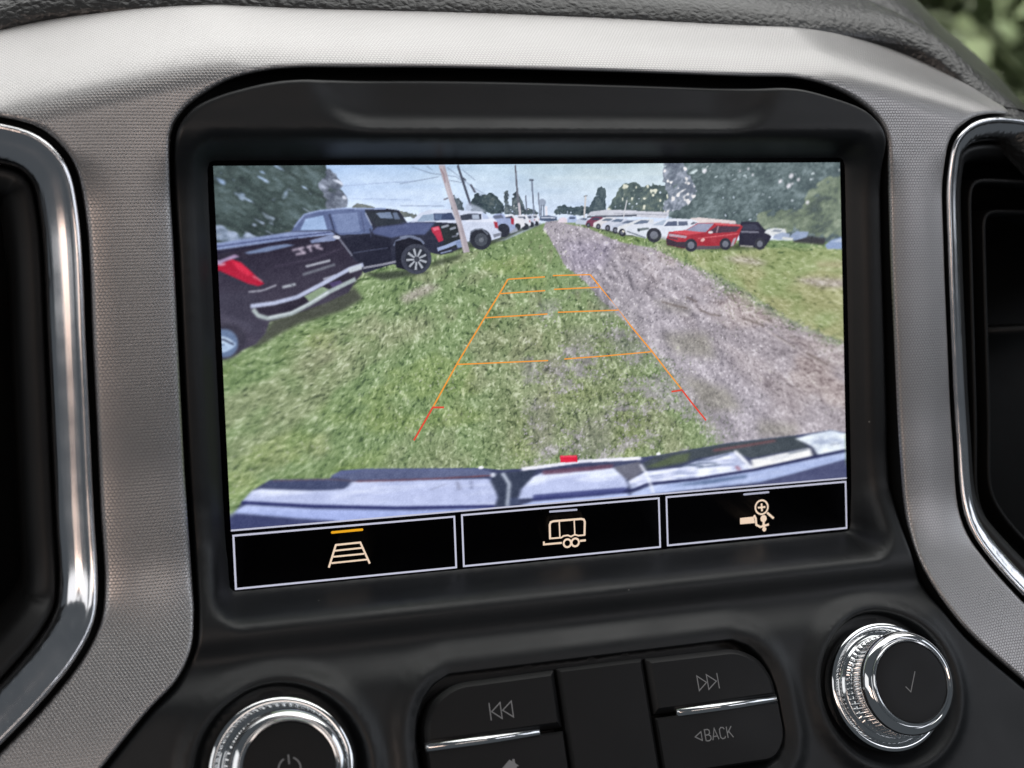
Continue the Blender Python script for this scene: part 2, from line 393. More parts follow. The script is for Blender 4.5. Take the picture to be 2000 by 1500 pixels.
def cmask(P, soft=0.0):
    n = int(3 * soft) + 2; lo = np.floor(P.min(0)).astype(int) - n; hi = np.ceil(P.max(0)).astype(int) + n + 1
    x0, y0 = np.maximum(lo, 0); x1, y1 = min(hi[0], W_), min(hi[1], H_)
    if x1 <= x0 or y1 <= y0: return None, None
    acc = np.zeros((y1 - y0, x1 - x0)); gx, gy = np.meshgrid(np.arange(x0, x1), np.arange(y0, y1))
    for ox, oy in ((-.25, -.25), (.25, -.25), (-.25, .25), (.25, .25)):
        acc += inside(np.column_stack([(gx + ox).ravel(), (gy + oy).ravel()]).astype(float), P).reshape(acc.shape)
    return (slice(y0, y1), slice(x0, x1)), (blur(acc / 4, soft) if soft > 0 else acc / 4)
def mask(P, soft=0.0):
    m = np.zeros((H_, W_)); sl, a = cmask(P, soft)
    if sl: m[sl] = a
    return m
def paint(m, col, a=1.0):
    global IMG
    m = (m * a)[..., None]; IMG = IMG * (1 - m) + np.asarray(col, float) * m
def poly_(P, col, a=1.0, soft=.45):
    sl, m = cmask(P, soft)
    if sl is None: return
    m = (m * a)[..., None]; col = np.asarray(col, float)
    if col.ndim == 3: col = col[sl]
    IMG[sl] = IMG[sl] * (1 - m) + col * m
def ribbon(P, w0, w1=None):
    w1 = w0 if w1 is None else w1; n = normals2(P); ws = np.linspace(w0, w1, len(P))[:, None] / 2
    return np.vstack([P + n * ws, (P - n * ws)[::-1]])
def line(P, w, col, a=1.0, soft=.4, w1=None): poly_(ribbon(P, w, w1), col, a, soft)
def ell(c, rx, ry, col, a=1.0, rot=0, soft=.4):
    t = np.linspace(0, 2 * np.pi, 36, endpoint=False); x = rx * np.cos(t); y = ry * np.sin(t); r = math.radians(rot)
    poly_(np.column_stack([c[0, 0] + x * math.cos(r) - y * math.sin(r), c[0, 1] + x * math.sin(r) + y * math.cos(r)]), col, a, soft)
def lerp3(f, *cols):
    n = len(cols) - 1; f = np.clip(f, 0, 1) * n; i = np.minimum(f.astype(int), n - 1); t = (f - i)[..., None]; c = np.array(cols, float)
    return c[i] * (1 - t) + c[i + 1] * t
def contrast(v, k): return np.clip((v - .5) * k + .5, 0, 1)

def paint_scene():
    global IMG
    vp = O(1088, 424)[0]
    # sky
    fx = xx / W_; fy = np.clip(yy / 75, 0, 1)[..., None]
    top = lerp3(fx, (160, 188, 226), (168, 194, 222), (176, 198, 206), (192, 208, 204), (204, 216, 212)); bot = lerp3(fx, (198, 214, 240), (202, 217, 240), (208, 221, 242), (214, 225, 242), (216, 226, 240))
    IMG = top * (1 - fy) + bot * fy + 6
    cl = fb(xx / 90, yy / 16, 3, 2)[..., None]; IMG += (cl - .5) * np.array((44, 36, 22))
    # wires
    for p in (((100, 65), (260, 120), (480, 150), (560, 205)), ((230, 62), (280, 95)), ((400, 70), (480, 130), (620, 240), (740, 310)), ((420, 180), (530, 200)), ((0, 210), (330, 150)), ((0, 395), (380, 400)), ((530, 90), (640, 180)), ((600, 215), (640, 280), (760, 330))):
        line(resample(B(*p), 3), .9, (105, 118, 140), .65, .5)
    line(resample(A((940, 225), (1180, 205), (1450, 190)), 4), .9, (150, 168, 200), .7); line(resample(A((980, 310), (1450, 320)), 4), .8, (155, 172, 205), .6)
    # tree masses
    def crown(P, dark, mid, light, sc, ang=0, st=1.0, gaps=0, seed=0, edge=3.0, gapcol=(226, 228, 225)):
        global IMG
        a = math.radians(ang); u = (xx * math.cos(a) + yy * math.sin(a)) / (sc * st); v = (-xx * math.sin(a) + yy * math.cos(a)) / sc
        n1 = fb(u / 4, v / 4, 3, seed); n2 = vn(u, v, seed + 3); n3 = vn(u / 1.7 + 9, v / 1.7, seed + 5)
        bmk = blur(mask(P), edge); m = sst(.04, .3, bmk) * np.clip((bmk + (n2 * .5 + n3 * .5 - .5) * 1.5 - .5) * 4 + .5, 0, 1)
        n4 = vn(u * 1.9 + 3, v * 1.9, seed + 6); tex = contrast(n1 * .5 + n2 * .25 + n3 * .1 + n4 * .15, 2.2)
        col = lerp3(tex, dark, mid, light)
        paint(m, col)
        if gaps: paint(m * np.clip((n3 * .6 + n2 * .4 - (1 - gaps)) * 9, 0, 1), gapcol, .9)
        return m
    crown(B((1300, 470), (1310, 420), (1400, 390), (1470, 410), (1520, 395), (1600, 400), (1650, 330), (1680, 250), (1715, 228), (1750, 260), (1750, 400), (1770, 470), (1780, 480)), (52, 66, 72), (72, 88, 92), (98, 112, 112), 2.4, seed=1, edge=1.2)
    crown(C_((-60, 430), (-20, 330), (40, 240), (90, 205), (180, 195), (240, 235), (330, 205), (430, 225), (500, 300), (480, 470), (0, 450)), (62, 76, 76), (82, 98, 94), (112, 124, 110), 3.2, gaps=.30, seed=2, edge=1.5, gapcol=(225, 226, 205))
    crown(B((600, 450), (615, 320), (680, 280), (720, 310), (780, 275), (830, 330), (880, 390), (890, 470)), (44, 56, 62), (60, 76, 78), (88, 100, 98), 2.4, 30, 1.4, seed=3, edge=1.2)
    crown(B((885, 470), (890, 280), (908, 250), (930, 290), (920, 360), (945, 410), (960, 290), (990, 275), (1030, 350), (1070, 420), (1130, 425), (1200, 470)), (56, 66, 72), (75, 88, 92), (110, 122, 122), 2.2, gaps=.22, seed=4, edge=1.0)
    crown(B((440, 460), (450, 290), (500, 330), (545, 400), (550, 460)), (56, 66, 74), (80, 92, 98), (110, 120, 125), 2.2, seed=5, edge=1.0)
    crown(A((1020, 370), (1060, 345), (1160, 365), (1260, 385), (1480, 420), (1500, 450), (1380, 440)), (95, 104, 100), (115, 122, 116), (140, 146, 136), 2.4, seed=5, edge=1)
    crown(O((380, 300), (628, 300), (640, 335), (662, 360), (678, 400), (650, 415), (560, 470), (410, 500)), (46, 57, 54), (66, 81, 76), (98, 116, 116), 3.2, 28, 2.6, gaps=.03, seed=6, edge=2.2, gapcol=(146, 166, 188))
    crown(O((640, 325), (660, 345), (682, 405), (640, 410), (620, 360)), (70, 78, 92), (92, 100, 112), (150, 160, 176), 3.6, 28, 1.6, gaps=.36, seed=1, edge=2.0, gapcol=(214, 222, 236))
    crown(A((60, 600), (90, 500), (200, 540), (330, 560), (420, 580), (300, 640)), (90, 104, 118), (122, 138, 158), (180, 195, 220), 3.6, 20, 2.0, gaps=.25, seed=2, edge=2, gapcol=(190, 205, 228))
    crown(C_((410, 10), (2000, 0), (2000, 760), (1700, 730), (1500, 680), (1240, 600), (1000, 540), (450, 500), (445, 330), (430, 210)), (68, 82, 82), (90, 106, 104), (124, 140, 140), 3.2, -20, 1.4, gaps=.0, seed=0, edge=2.2, gapcol=(170, 184, 200))
    crown(C_((400, 20), (560, 30), (640, 160), (680, 280), (560, 420), (380, 440), (440, 300), (400, 170)), (84, 92, 104), (112, 122, 132), (160, 168, 180), 3.4, -30, 1.2, gaps=.36, seed=3, edge=2.2, gapcol=(232, 230, 226))
    crown(C_((1560, 420), (1640, 250), (1760, 150), (1900, 140), (1900, 660), (1600, 620), (1200, 560), (1180, 470), (1400, 420)), (80, 92, 84), (110, 124, 102), (142, 154, 130), 4.0, -25, 1.6, seed=4, edge=4)
    for p, r in (((1465, 140), 26), ((1375, 185), 20), ((1445, 222), 26), ((1525, 170), 18), ((1475, 205), 12), ((1110, 80), 12), ((1145, 130), 12), ((1040, 100), 10), ((1600, 360), 20), ((745, 100), 22)):
        ell(C_(p), r * .15, r * .11, (228, 226, 230), .85, -40, .7)
    # long low building and street things
    poly_(B((1585, 480), (1620, 447), (1750, 430), (2010, 436), (2010, 490)), (196, 199, 206)); poly_(C_((-10, 425), (440, 440), (452, 462), (420, 492), (-10, 470)), (200, 202, 210))
    line(resample(C_((-10, 450), (430, 465)), 4), 1.2, (165, 168, 176)); line(B((1590, 492), (2010, 478)), 2.2, (86, 92, 102))
    ell(B((1210, 368)), 4.6, 4.4, (150, 162, 178)); line(B((1200, 390), (1200, 490)), 1.6, (104, 114, 128)); line(B((1222, 390), (1222, 490)), 1.6, (104, 114, 128))
    poly_(B((1232, 400), (1252, 400), (1254, 500), (1234, 500)), (222, 220, 226))
    line(resample(B((1120, 180), (1128, 300), (1142, 505)), 3), 1.9, (112, 122, 138)); line(B((1100, 178), (1135, 178)), 2.4, (90, 98, 110))
    line(B((1176, 283), (1188, 490)), 1.5, (120, 128, 142)); line(B((1067, 308), (1078, 440)), 1.5, (105, 112, 125))
    line(resample(B((980, 55), (998, 300), (1024, 500)), 3), 2.0, (104, 108, 116), w1=3.0); line(B((1010, 370), (1024, 500)), 2.6, (196, 190, 194))
    line(B((1578, 308), (1564, 500)), 2.2, (205, 202, 198)); line(B((1560, 315), (1592, 312)), 1.4, (130, 136, 140)); line(C_((100, 338), (70, 490)), 1.4, (196, 198, 200))
    line(resample(B((492, 55), (545, 220), (602, 395)), 3), 3.0, (76, 82, 94)); line(B((520, 150), (560, 180)), 2.0, (80, 86, 98)); line(B((600, 215), (640, 285)), 2.6, (88, 92, 104))
    poly_(B((560, 400), (570, 370), (640, 390), (680, 410), (740, 450), (560, 450)), (180, 190, 208), .7, 1.0)
    # ground -------------------------------------------------------------
    gp = O((380, 560), (600, 520), (720, 500), (880, 480), (985, 468), (1058, 436), (1092, 429), (1150, 436), (1240, 452), (1310, 470), (1500, 468), (1600, 470), (1700, 488), (1720, 1100), (380, 1100))
    dx = xx - vp[0]; dy = yy - vp[1]; r = np.hypot(dx, dy) + 3; th = np.arctan2(dy, dx); lr = np.log(r)
    def strokes(n, seed, lmin, lk, spread_c, spread_s):
        """field of many short blades, drawn one by one along the direction the lens smears them"""
        g_ = np.random.default_rng(seed); x = g_.uniform(-5, W_ + 5, n); y = vp[1] + (H_ + 5 - vp[1]) * g_.random(n) ** .62
        ddx = x - vp[0]; ddy = y - vp[1]; rr_ = np.hypot(ddx, ddy); sd = sst(60, 300, np.abs(ddx) - ddy * .15)
        ang = np.arctan2(ddy * (1 - .25 * sd), ddx) * sd + (np.pi / 2) * (1 - sd) * np.sign(ddy); ang += g_.normal(0, 1, n) * (spread_c * (1 - sd) + spread_s * sd)
        L = (lmin + rr_ * lk) * g_.uniform(.6, 1.5, n); amp = g_.normal(0, 1, n); acc = np.zeros(H_ * W_); ca, sa = np.cos(ang), np.sin(ang)
        for q in np.linspace(-.5, .5, 9):
            px = x + ca * L * q; py = y + sa * L * q; fade = amp * (1 - abs(q) * 1.2); xi = np.floor(px).astype(int); yi = np.floor(py).astype(int); fx_ = px - xi; fy_ = py - yi
            for ox, oy, wt in ((0, 0, (1 - fx_) * (1 - fy_)), (1, 0, fx_ * (1 - fy_)), (0, 1, (1 - fx_) * fy_), (1, 1, fx_ * fy_)):
                ok = (xi + ox >= 0) & (xi + ox < W_) & (yi + oy >= 0) & (yi + oy < H_)
                acc += np.bincount(((yi + oy) * W_ + xi + ox)[ok], (fade * wt)[ok], H_ * W_)
        a = blur(acc.reshape(H_, W_), .45); sd_ = np.sqrt(blur(a * a, 12)) + 1e-3
        return a / sd_
    blades = strokes(70000, 5, 1.4, .016, 1.0, .28); stones = strokes(60000, 8, .9, .006, 1.5, .35)
    mid_ = strokes(6000, 9, 5, .05, .9, .4); mid_ = blur(mid_, 1.2); mid_ /= mid_.std()
    tex = np.clip(.5 + blades * .13 + mid_ * .07, 0, 1); iso = np.clip(.5 + stones * .16, 0, 1); rad = tex
    low = fb(th * 9 + 20, lr * 5, 3, 5); low2 = fb(xx / 70, yy / 40, 3, 6)
    far = sst(150, 30, r)
    t = contrast(tex, 1.22 - .4 * far)
    grass = lerp3(contrast(t, .96), (66, 86, 54), (106, 130, 80), (138, 160, 108), (184, 200, 160))
    gy = lerp3(t, (92, 88, 70), (142, 138, 112), (176, 172, 142), (206, 204, 180))
    f = (sst(.5, .75, low) * .36)[..., None]; grass = grass * (1 - f) + gy * f
    f = (sst(.55, .75, low2) * .3)[..., None]; grass = grass * (1 - f) + lerp3(t, (84, 104, 44), (134, 154, 74), (168, 184, 98)) * f
    paint(mask(gp, .8), grass)
    # bare patches on the left lawn
    patch = lambda P, soft, col, a, k=.8: paint(np.clip(blur(mask(P), soft) + (iso - .5) * k * mask(P, soft * 2), 0, 1), col, a)
    gravel_t = contrast(.5 + stones * .11 + mid_ * .05 + (fb(th * 26, lr * 9, 2, 3) - .5) * .5, 1.35)
    grav = lerp3(gravel_t, (116, 111, 116), (150, 144, 149), (176, 169, 174), (212, 206, 211))
    dirt = lerp3(contrast(tex * .6 + gravel_t * .4, 1.6), (118, 104, 100), (158, 144, 140), (186, 174, 168), (212, 204, 200))
    patch(O((778, 580), (830, 553), (862, 555), (840, 572), (790, 592)), 3, dirt, .75); patch(O((720, 640), (830, 610), (860, 640), (740, 690)), 8, gy, .5); patch(O((560, 690), (650, 660), (690, 700), (600, 760)), 9, gy, .45)
    # gravel track
    left = np.vstack([B((1238, 532), (1215, 600), (1262, 650), (1296, 720), (1345, 800), (1395, 900), (1470, 960), (1590, 1060), (1680, 1180)), O((1195, 605), (1232, 640), (1270, 690), (1330, 765), (1380, 830), (1420, 900), (1440, 960))])
    right = np.vstack([F_((1720, 440), (1500, 350), (1300, 262), (1100, 150), (960, 45)), C_((950, 1030), (800, 955), (600, 870), (330, 740)), B((1900, 720), (1750, 660), (1600, 590), (1420, 550), (1330, 522))])
    road = np.vstack([left, O((1700, 960)), right])
    nr = sst(90, 260, r); mr_ = mask(road); bm_ = blur(mr_, 3.0) * (1 - nr) + blur(mr_, 15) * nr
    rm = np.clip((bm_ - .5 + (iso - .5) * .6 + (low2 - .5) * .5) * (3.0 - 1.3 * nr) + .5, 0, 1) * sst(0, 26, r)
    rm = np.maximum(rm, mask(road, .5) * sst(70, 20, r))
    brown = sst(-30, 140, dx - dy * .95 - 20)[..., None] * (.35 + .65 * sst(.35, .65, low)[..., None])
    paint(rm, grav * (1 - brown) + dirt * brown)
    patch(O((1095, 470), (1200, 470), (1180, 520), (1120, 530)), 5, lerp3(gravel_t, (116, 110, 128), (160, 152, 168), (196, 188, 204)), .6)
    # weeds in the track, stones in the grass
    for P, a, c in ((O((1290, 650), (1380, 650), (1400, 700), (1320, 690)), .45, 0), (O((1330, 730), (1420, 760), (1450, 800), (1370, 800)), .5, 0), (O((1480, 820), (1560, 830), (1550, 850), (1480, 850)), .4, 0), (O((1270, 585), (1345, 600), (1350, 610), (1300, 600)), .6, 0)):
        patch(P, 5, lerp3(t, (98, 98, 76), (140, 138, 112), (168, 166, 140)), a)
    for P in (O((1050, 700), (1100, 690), (1110, 740), (1060, 740)), O((1030, 770), (1075, 780), (1085, 880), (1040, 890)), O((1120, 830), (1190, 800), (1200, 890), (1130, 890)), O((1100, 650), (1160, 640), (1160, 680), (1110, 685)), O((1145, 545), (1180, 560), (1210, 610), (1180, 620)), O((1180, 640), (1240, 660), (1270, 720), (1200, 690))):
        patch(P, 6, lerp3(gravel_t, (84, 82, 92), (128, 124, 134), (190, 186, 204)), .5)
    patch(O((960, 620), (1180, 610), (1330, 840), (1400, 900), (950, 920)), 26, lerp3(t, (76, 78, 56), (122, 124, 92), (160, 160, 124), (200, 202, 172)), .5)
    mix_ = blur(mask(O((1040, 600), (1190, 575), (1420, 860), (1430, 930), (1000, 930), (1020, 740))), 14); sp_ = fb(xx / 26, yy / 15, 3, 7)
    paint(mix_ * np.clip((sp_ - .5 + (iso - .5) * .5) * 5, 0, 1), grav * .94, .75)
    # right verge: rutted dirt edge and dry grass
    verge = np.vstack([C_((330, 700), (600, 760), (1240, 740), (1900, 740), (1900, 1234)), F_((1720, 420), (1500, 330), (1300, 240), (1100, 130), (960, 25)), C_((950, 1010), (600, 850))])
    vm = np.clip((blur(mask(verge), 5) - .5 + (tex - .5) * .8) * 2.4 + .5, 0, 1)
    vg = lerp3(contrast(t, .8), (98, 114, 64), (136, 150, 92), (160, 172, 118), (188, 194, 152)); f = (sst(.42, .62, low2) * .6)[..., None]
    paint(vm, vg * (1 - f) + lerp3(t, (128, 122, 84), (172, 164, 118), (200, 192, 152)) * f, .9)
    patch(C_((880, 815), (1100, 815), (1290, 870), (1180, 880), (980, 850)), 3, dirt, .8); patch(C_((1470, 1000), (1640, 985), (1900, 1000), (1900, 1070), (1700, 1060)), 3, dirt, .85); patch(C_((1650, 860), (1900, 850), (1900, 900), (1700, 900)), 3, lerp3(t, (160, 140, 112), (190, 172, 140)), .6)
    patch(F_((930, 240), (1200, 330), (1500, 400), (1690, 440), (1690, 560), (1400, 430), (1100, 290)), 4, dirt, .6)
    for p, wd in ((((930, 225), (1020, 255), (1095, 290)), 2.2), (((620, 165), (700, 200), (770, 210)), 2.2), (((520, 70), (600, 110)), 2.0), (((1400, 480), (1480, 530), (1560, 575)), 3.0), (((1450, 350), (1530, 370)), 2.0), (((340, 105), (440, 135), (530, 155)), 1.8), (((1150, 340), (1240, 390), (1320, 440)), 1.4)):
        line(resample(F_(*p), 3), wd, (104, 92, 84), .75, .9)
    line(resample(F_((1100, 310), (1240, 400), (1400, 500), (1690, 650)), 4), 1.8, (204, 194, 190), .7, .9)
    # left row of pickups ------------------------------------------------
    poly_(B((480, 700), (860, 640), (1010, 590), (1190, 545), (1195, 560), (1010, 625), (900, 680), (760, 730), (560, 760), (420, 800)), (58, 66, 50), .85, 1.2)
    for x0, y0, x1, y1, c in ((1120, 470, 1185, 555, (214, 216, 222)), (1060, 472, 1150, 565, (190, 198, 214)), (985, 472, 1110, 585, (216, 218, 226))):
        w = x1 - x0; h = y1 - y0
        poly_(B((x0, y0 + h * .35), (x0 + w * .1, y0 + h * .05), (x0 + w * .7, y0), (x1 - w * .12, y0 + h * .3), (x1, y0 + h * .42), (x1, y1 - h * .18), (x0 + w * .5, y1)), c)
        poly_(B((x0 + w * .15, y0 + h * .16), (x0 + w * .62, y0 + h * .12), (x0 + w * .66, y0 + h * .32), (x0 + w * .15, y0 + h * .36)), (84, 92, 106)); ell(B((x0 + w * .62, y1 - h * .1)), w * .04, h * .035, (52, 56, 62))
        poly_(B((x1 - w * .1, y0 + h * .4), (x1 - w * .02, y0 + h * .42), (x1 - w * .02, y0 + h * .6), (x1 - w * .1, y0 + h * .55)), (160, 80, 84), .8)
    poly_(B((880, 560), (880, 480), (960, 470), (985, 495), (1050, 500), (1062, 565), (1010, 600), (960, 590)), (222, 222, 228)); poly_(B((885, 495), (950, 482), (968, 505), (890, 520)), (70, 76, 88)); ell(B((1000, 575)), 4.0, 4.2, (54, 58, 62))
    poly_(B((760, 600), (790, 480), (830, 462), (880, 465), (900, 500), (960, 505), (985, 590), (930, 628), (850, 640)), (152, 166, 200)); poly_(B((790, 482), (860, 470), (885, 500), (800, 508)), (96, 104, 124)); poly_(B((940, 498), (970, 508), (966, 560), (945, 548)), (170, 52, 66)); ell(B((880, 605)), 8.0, 8.2, (46, 50, 58)); poly_(B((930, 620), (990, 580), (1005, 610), (940, 632)), (150, 158, 172))
    wt = B((60, 560), (85, 535), (165, 462), (250, 430), (430, 428), (700, 446), (735, 480), (800, 505), (822, 530), (835, 600), (862, 625), (855, 665), (775, 690), (745, 640), (690, 590), (630, 605), (590, 700), (480, 700))
    poly_(wt, (204, 213, 230)); poly_(B((590, 700), (600, 620), (640, 595), (700, 592), (750, 640), (770, 690), (640, 740)), (60, 66, 76)); poly_(B((735, 480), (800, 506), (700, 512), (560, 515), (560, 530), (820, 540), (822, 525)), (222, 228, 240), .8)
    poly_(B((145, 530), (195, 475), (285, 465), (290, 522)), (146, 166, 188)); poly_(B((285, 463), (440, 456), (470, 515), (292, 522)), (64, 76, 104)); poly_(B((300, 470), (360, 468), (350, 515), (300, 515)), (110, 130, 160), .6)
    poly_(B((510, 478), (590, 462), (692, 465), (694, 512), (520, 518)), (62, 68, 80)); poly_(B((612, 472), (670, 470), (676, 508), (616, 510)), (168, 180, 196)); poly_(B((700, 452), (735, 470), (755, 505), (705, 510)), (176, 190, 216))
    ell(B((688, 682)), 13.0, 12.4, (46, 50, 56)); ell(B((690, 684)), 8, 7.6, (72, 78, 84)); ell(B((692, 686)), 3, 3, (110, 116, 122)); poly_(B((795, 530), (828, 535), (836, 592), (808, 582)), (168, 58, 68)); poly_(B((790, 640), (862, 622), (856, 650), (800, 668)), (128, 134, 146)); line(B((600, 620), (640, 596), (700, 594), (748, 640)), 1.6, (120, 128, 140))
    # dark pickup, second
    poly_(A((1100, 835), (1500, 800), (1560, 830), (1240, 880)), (46, 52, 42), .8, 1.5)
    body = np.vstack([A((600, 540), (640, 472), (690, 420), (780, 396), (960, 380), (1260, 380), (1350, 392), (1410, 482), (1490, 476)), B((0, 536), (300, 535), (480, 545), (505, 580), (530, 680), (548, 740), (440, 790), (330, 810), (240, 790), (180, 740), (60, 740), (0, 800)), A((1500, 790), (1300, 770), (1110, 832), (980, 700))])
    poly_(body, (44, 47, 60))
    poly_(A((600, 540), (640, 472), (690, 420), (780, 396), (960, 380), (1110, 385), (1170, 520), (1150, 555), (940, 565), (880, 530)), (92, 106, 142)); line(resample(A((620, 510), (690, 422), (790, 396), (960, 380), (1260, 382)), 3), 1.8, (150, 168, 205), .9)
    poly_(A((662, 532), (700, 452), (822, 428), (850, 528)), (152, 178, 214)); poly_(A((880, 422), (1058, 406), (1082, 540), (930, 552)), (116, 132, 168)); line(A((865, 420), (905, 555)), 2.2, (58, 66, 92)); line(A((1085, 405), (1110, 545)), 2.0, (78, 90, 124))
    poly_(A((1112, 400), (1330, 394), (1400, 480), (1190, 506)), (46, 52, 58)); poly_(A((1190, 412), (1290, 404), (1312, 450), (1222, 448)), (116, 132, 156)); poly_(A((1305, 410), (1335, 406), (1360, 455), (1320, 455)), (104, 118, 140)); line(A((1115, 410), (1160, 500)), 1.6, (172, 182, 200), .7)
    poly_(np.vstack([A((1160, 540), (1200, 510), (1410, 485)), B((0, 540), (300, 536), (270, 575), (215, 640), (110, 645), (0, 655)), A((1300, 585), (1180, 560))]), (82, 93, 130), .95, .9)
    poly_(A((940, 590), (1150, 560), (1290, 590), (1300, 770), (1110, 800), (1020, 700)), (34, 36, 48), 1, .9); line(resample(A((1030, 690), (1160, 670), (1270, 655)), 4), 1.1, (74, 80, 100), .8); line(resample(A((1100, 795), (1240, 770), (1360, 744)), 4), 2.6, (146, 148, 158), .9); line(A((1150, 520), (1155, 580)), 1.6, (60, 66, 86))
    line(resample(B((0, 668), (60, 655), (120, 660), (180, 690), (205, 720)), 2), 2.6, (112, 122, 144)); line(resample(A((1315, 640), (1330, 605), (1380, 590), (1500, 590)), 3), 2.0, (104, 112, 134))
    poly_(B((-40, 700), (80, 668), (180, 700), (230, 780), (250, 880), (120, 960), (-30, 920)), (28, 30, 38)); ell(B((140, 848)), 18.5, 17.6, (62, 66, 76)); ell(B((142, 850)), 13.8, 13.4, (46, 50, 56))
    cc = B((142, 850))[0]
    for k in range(9):
        a = k * 2 * math.pi / 9 + .3; d_ = np.array([math.cos(a), math.sin(a)]); line(np.array([cc + d_ * 3.2, cc + d_ * 12.6]), 2.0, (186, 192, 198), .85, .35, 2.8)
    ell(B((142, 850)), 2.2, 2.2, (70, 74, 80))
    poly_(B((265, 582), (330, 568), (352, 600), (372, 690), (330, 705), (300, 650), (275, 620)), (186, 48, 70)); poly_(B((275, 585), (325, 574), (335, 600), (290, 610)), (226, 110, 130), .8)
    poly_(B((335, 562), (480, 546), (540, 740), (375, 770), (368, 680)), (44, 50, 50)); line(B((352, 580), (415, 562)), 2.6, (150, 156, 166)); line(B((425, 595), (475, 580)), 2.6, (140, 148, 158)); line(B((440, 660), (490, 650)), 1.8, (110, 116, 126)); line(B((480, 640), (500, 630)), 2.4, (160, 168, 180))
    line(resample(B((320, 768), (400, 742), (460, 715), (535, 690)), 3), 4.4, (148, 164, 196)); poly_(B((330, 780), (440, 745), (450, 790), (345, 815)), (40, 42, 50)); line(B((345, 800), (440, 775)), 1.8, (120, 132, 156)); poly_(B((470, 700), (530, 685), (545, 745), (490, 755)), (128, 146, 180))
    poly_(B((240, 920), (300, 860), (540, 800), (500, 850), (320, 905)), (50, 58, 40), .75, 1.6)
    # wooden pole in front
    poly_(B((328, 55), (382, 55), (440, 270), (520, 520), (594, 788), (540, 797), (488, 560), (400, 290)), (168, 158, 162)); poly_(B((340, 60), (360, 60), (420, 280), (505, 540), (560, 790), (542, 795), (490, 560), (404, 290)), (190, 182, 184), .8, .7); line(resample(B((345, 80), (372, 130), (386, 200)), 2), 1.4, (140, 112, 116), .8); line(B((410, 330), (372, 345)), 1.8, (120, 120, 130))
    # near black pickup
    poly_(A((350, 1330), (470, 1160), (900, 990), (1040, 930), (1100, 1010), (960, 1090), (640, 1190), (460, 1290), (300, 1380)), (64, 66, 56), .9, 2.0)
    bp = A((70, 640), (250, 600), (590, 545), (870, 540), (950, 590), (1010, 690), (1040, 740), (1100, 775), (1095, 835), (1050, 885), (1000, 965), (860, 1030), (700, 1090), (450, 1170), (420, 1250), (350, 1330), (130, 1420), (60, 1420))
    yn = sst(60, 190, yy)[..., None]
    poly_(bp, np.array((40, 36, 48)) * (1 - yn) + np.array((66, 62, 74)) * yn, 1, .8)
    poly_(A((80, 960), (300, 960), (470, 1050), (330, 1100), (420, 1160), (380, 1300), (110, 1120)), (58, 56, 68), .8, 3)
    poly_(A((70, 622), (400, 573), (600, 542), (872, 535), (905, 562), (700, 582), (70, 672)), (132, 148, 186)); line(resample(A((70, 648), (420, 598), (880, 545)), 4), 1.4, (60, 68, 104)); line(resample(A((70, 690), (400, 635), (650, 590)), 4), 2.0, (34, 34, 52), .9)
    poly_(A((270, 688), (440, 645), (560, 628), (625, 635), (430, 682), (300, 698)), (112, 128, 160)); poly_(A((730, 602), (880, 562), (935, 578), (900, 605), (740, 622)), (124, 136, 168))
    line(A((930, 585), (1025, 710)), 2.2, (122, 126, 140), .8); ell(A((915, 580)), 4.2, 2.0, (196, 200, 212), 1, 10)
    line(resample(A((480, 785), (760, 730), (960, 655)), 4), 1.4, (84, 76, 92), .7, 1.0)
    for p in (((605, 672), (690, 652)), ((632, 700), (702, 688)), ((655, 662), (690, 690)), ((705, 650), (745, 640)), ((722, 645), (740, 682)), ((750, 640), (800, 636)), ((770, 650), (820, 664))): line(A(*p), 2.3, (204, 190, 206), .85, .9)
    line(A((700, 785), (872, 742)), 2.6, (176, 180, 188), .9, .6); line(A((680, 842), (906, 770)), 2.8, (112, 116, 124), .9, .8); line(A((822, 874), (908, 846)), 2.4, (150, 154, 166), .9, .5); line(A((537, 930), (630, 908)), 3.0, (168, 174, 180), .95, .6); line(A((590, 905), (620, 925)), 1.2, (90, 92, 100))
    poly_(A((90, 770), (180, 732), (250, 758), (330, 830), (412, 905), (370, 922), (300, 905), (200, 860), (95, 812)), (176, 26, 50)); poly_(A((180, 735), (245, 758), (330, 835), (300, 850), (220, 800)), (222, 44, 70), .9, 1.0); poly_(A((92, 745), (205, 700), (240, 716), (150, 745), (95, 775)), (176, 150, 184), .9); line(A((330, 850), (400, 890)), 1.6, (226, 150, 160), .7, .7); line(A((100, 775), (140, 768)), 1.6, (220, 170, 190))
    line(resample(A((300, 962), (400, 952), (495, 914)), 3), 1.8, (156, 156, 166))
    poly_(A((330, 1080), (480, 1048), (650, 1005), (810, 925), (1010, 815), (1050, 870), (870, 965), (720, 1060), (600, 1110), (450, 1150), (380, 1132)), (46, 42, 52))
    poly_(A((690, 992), (815, 925), (865, 945), (735, 1040)), (128, 148, 116)); poly_(A((860, 900), (940, 880), (960, 900), (890, 935)), (70, 60, 96))
    line(resample(A((315, 1062), (480, 1040), (640, 998), (800, 914), (1010, 800), (1102, 772)), 3), 4.6, (172, 180, 204), 1, .6); line(resample(A((1000, 815), (1090, 785)), 3), 6.0, (186, 194, 200), 1, .7)
    line(resample(A((332, 1082), (370, 1128), (440, 1146), (600, 1112), (720, 1050), (870, 958), (1048, 872)), 3), 4.8, (158, 170, 168), 1, .7); line(resample(A((440, 1140), (600, 1105), (720, 1045), (860, 960)), 3), 1.6, (205, 214, 216), .8, .5)
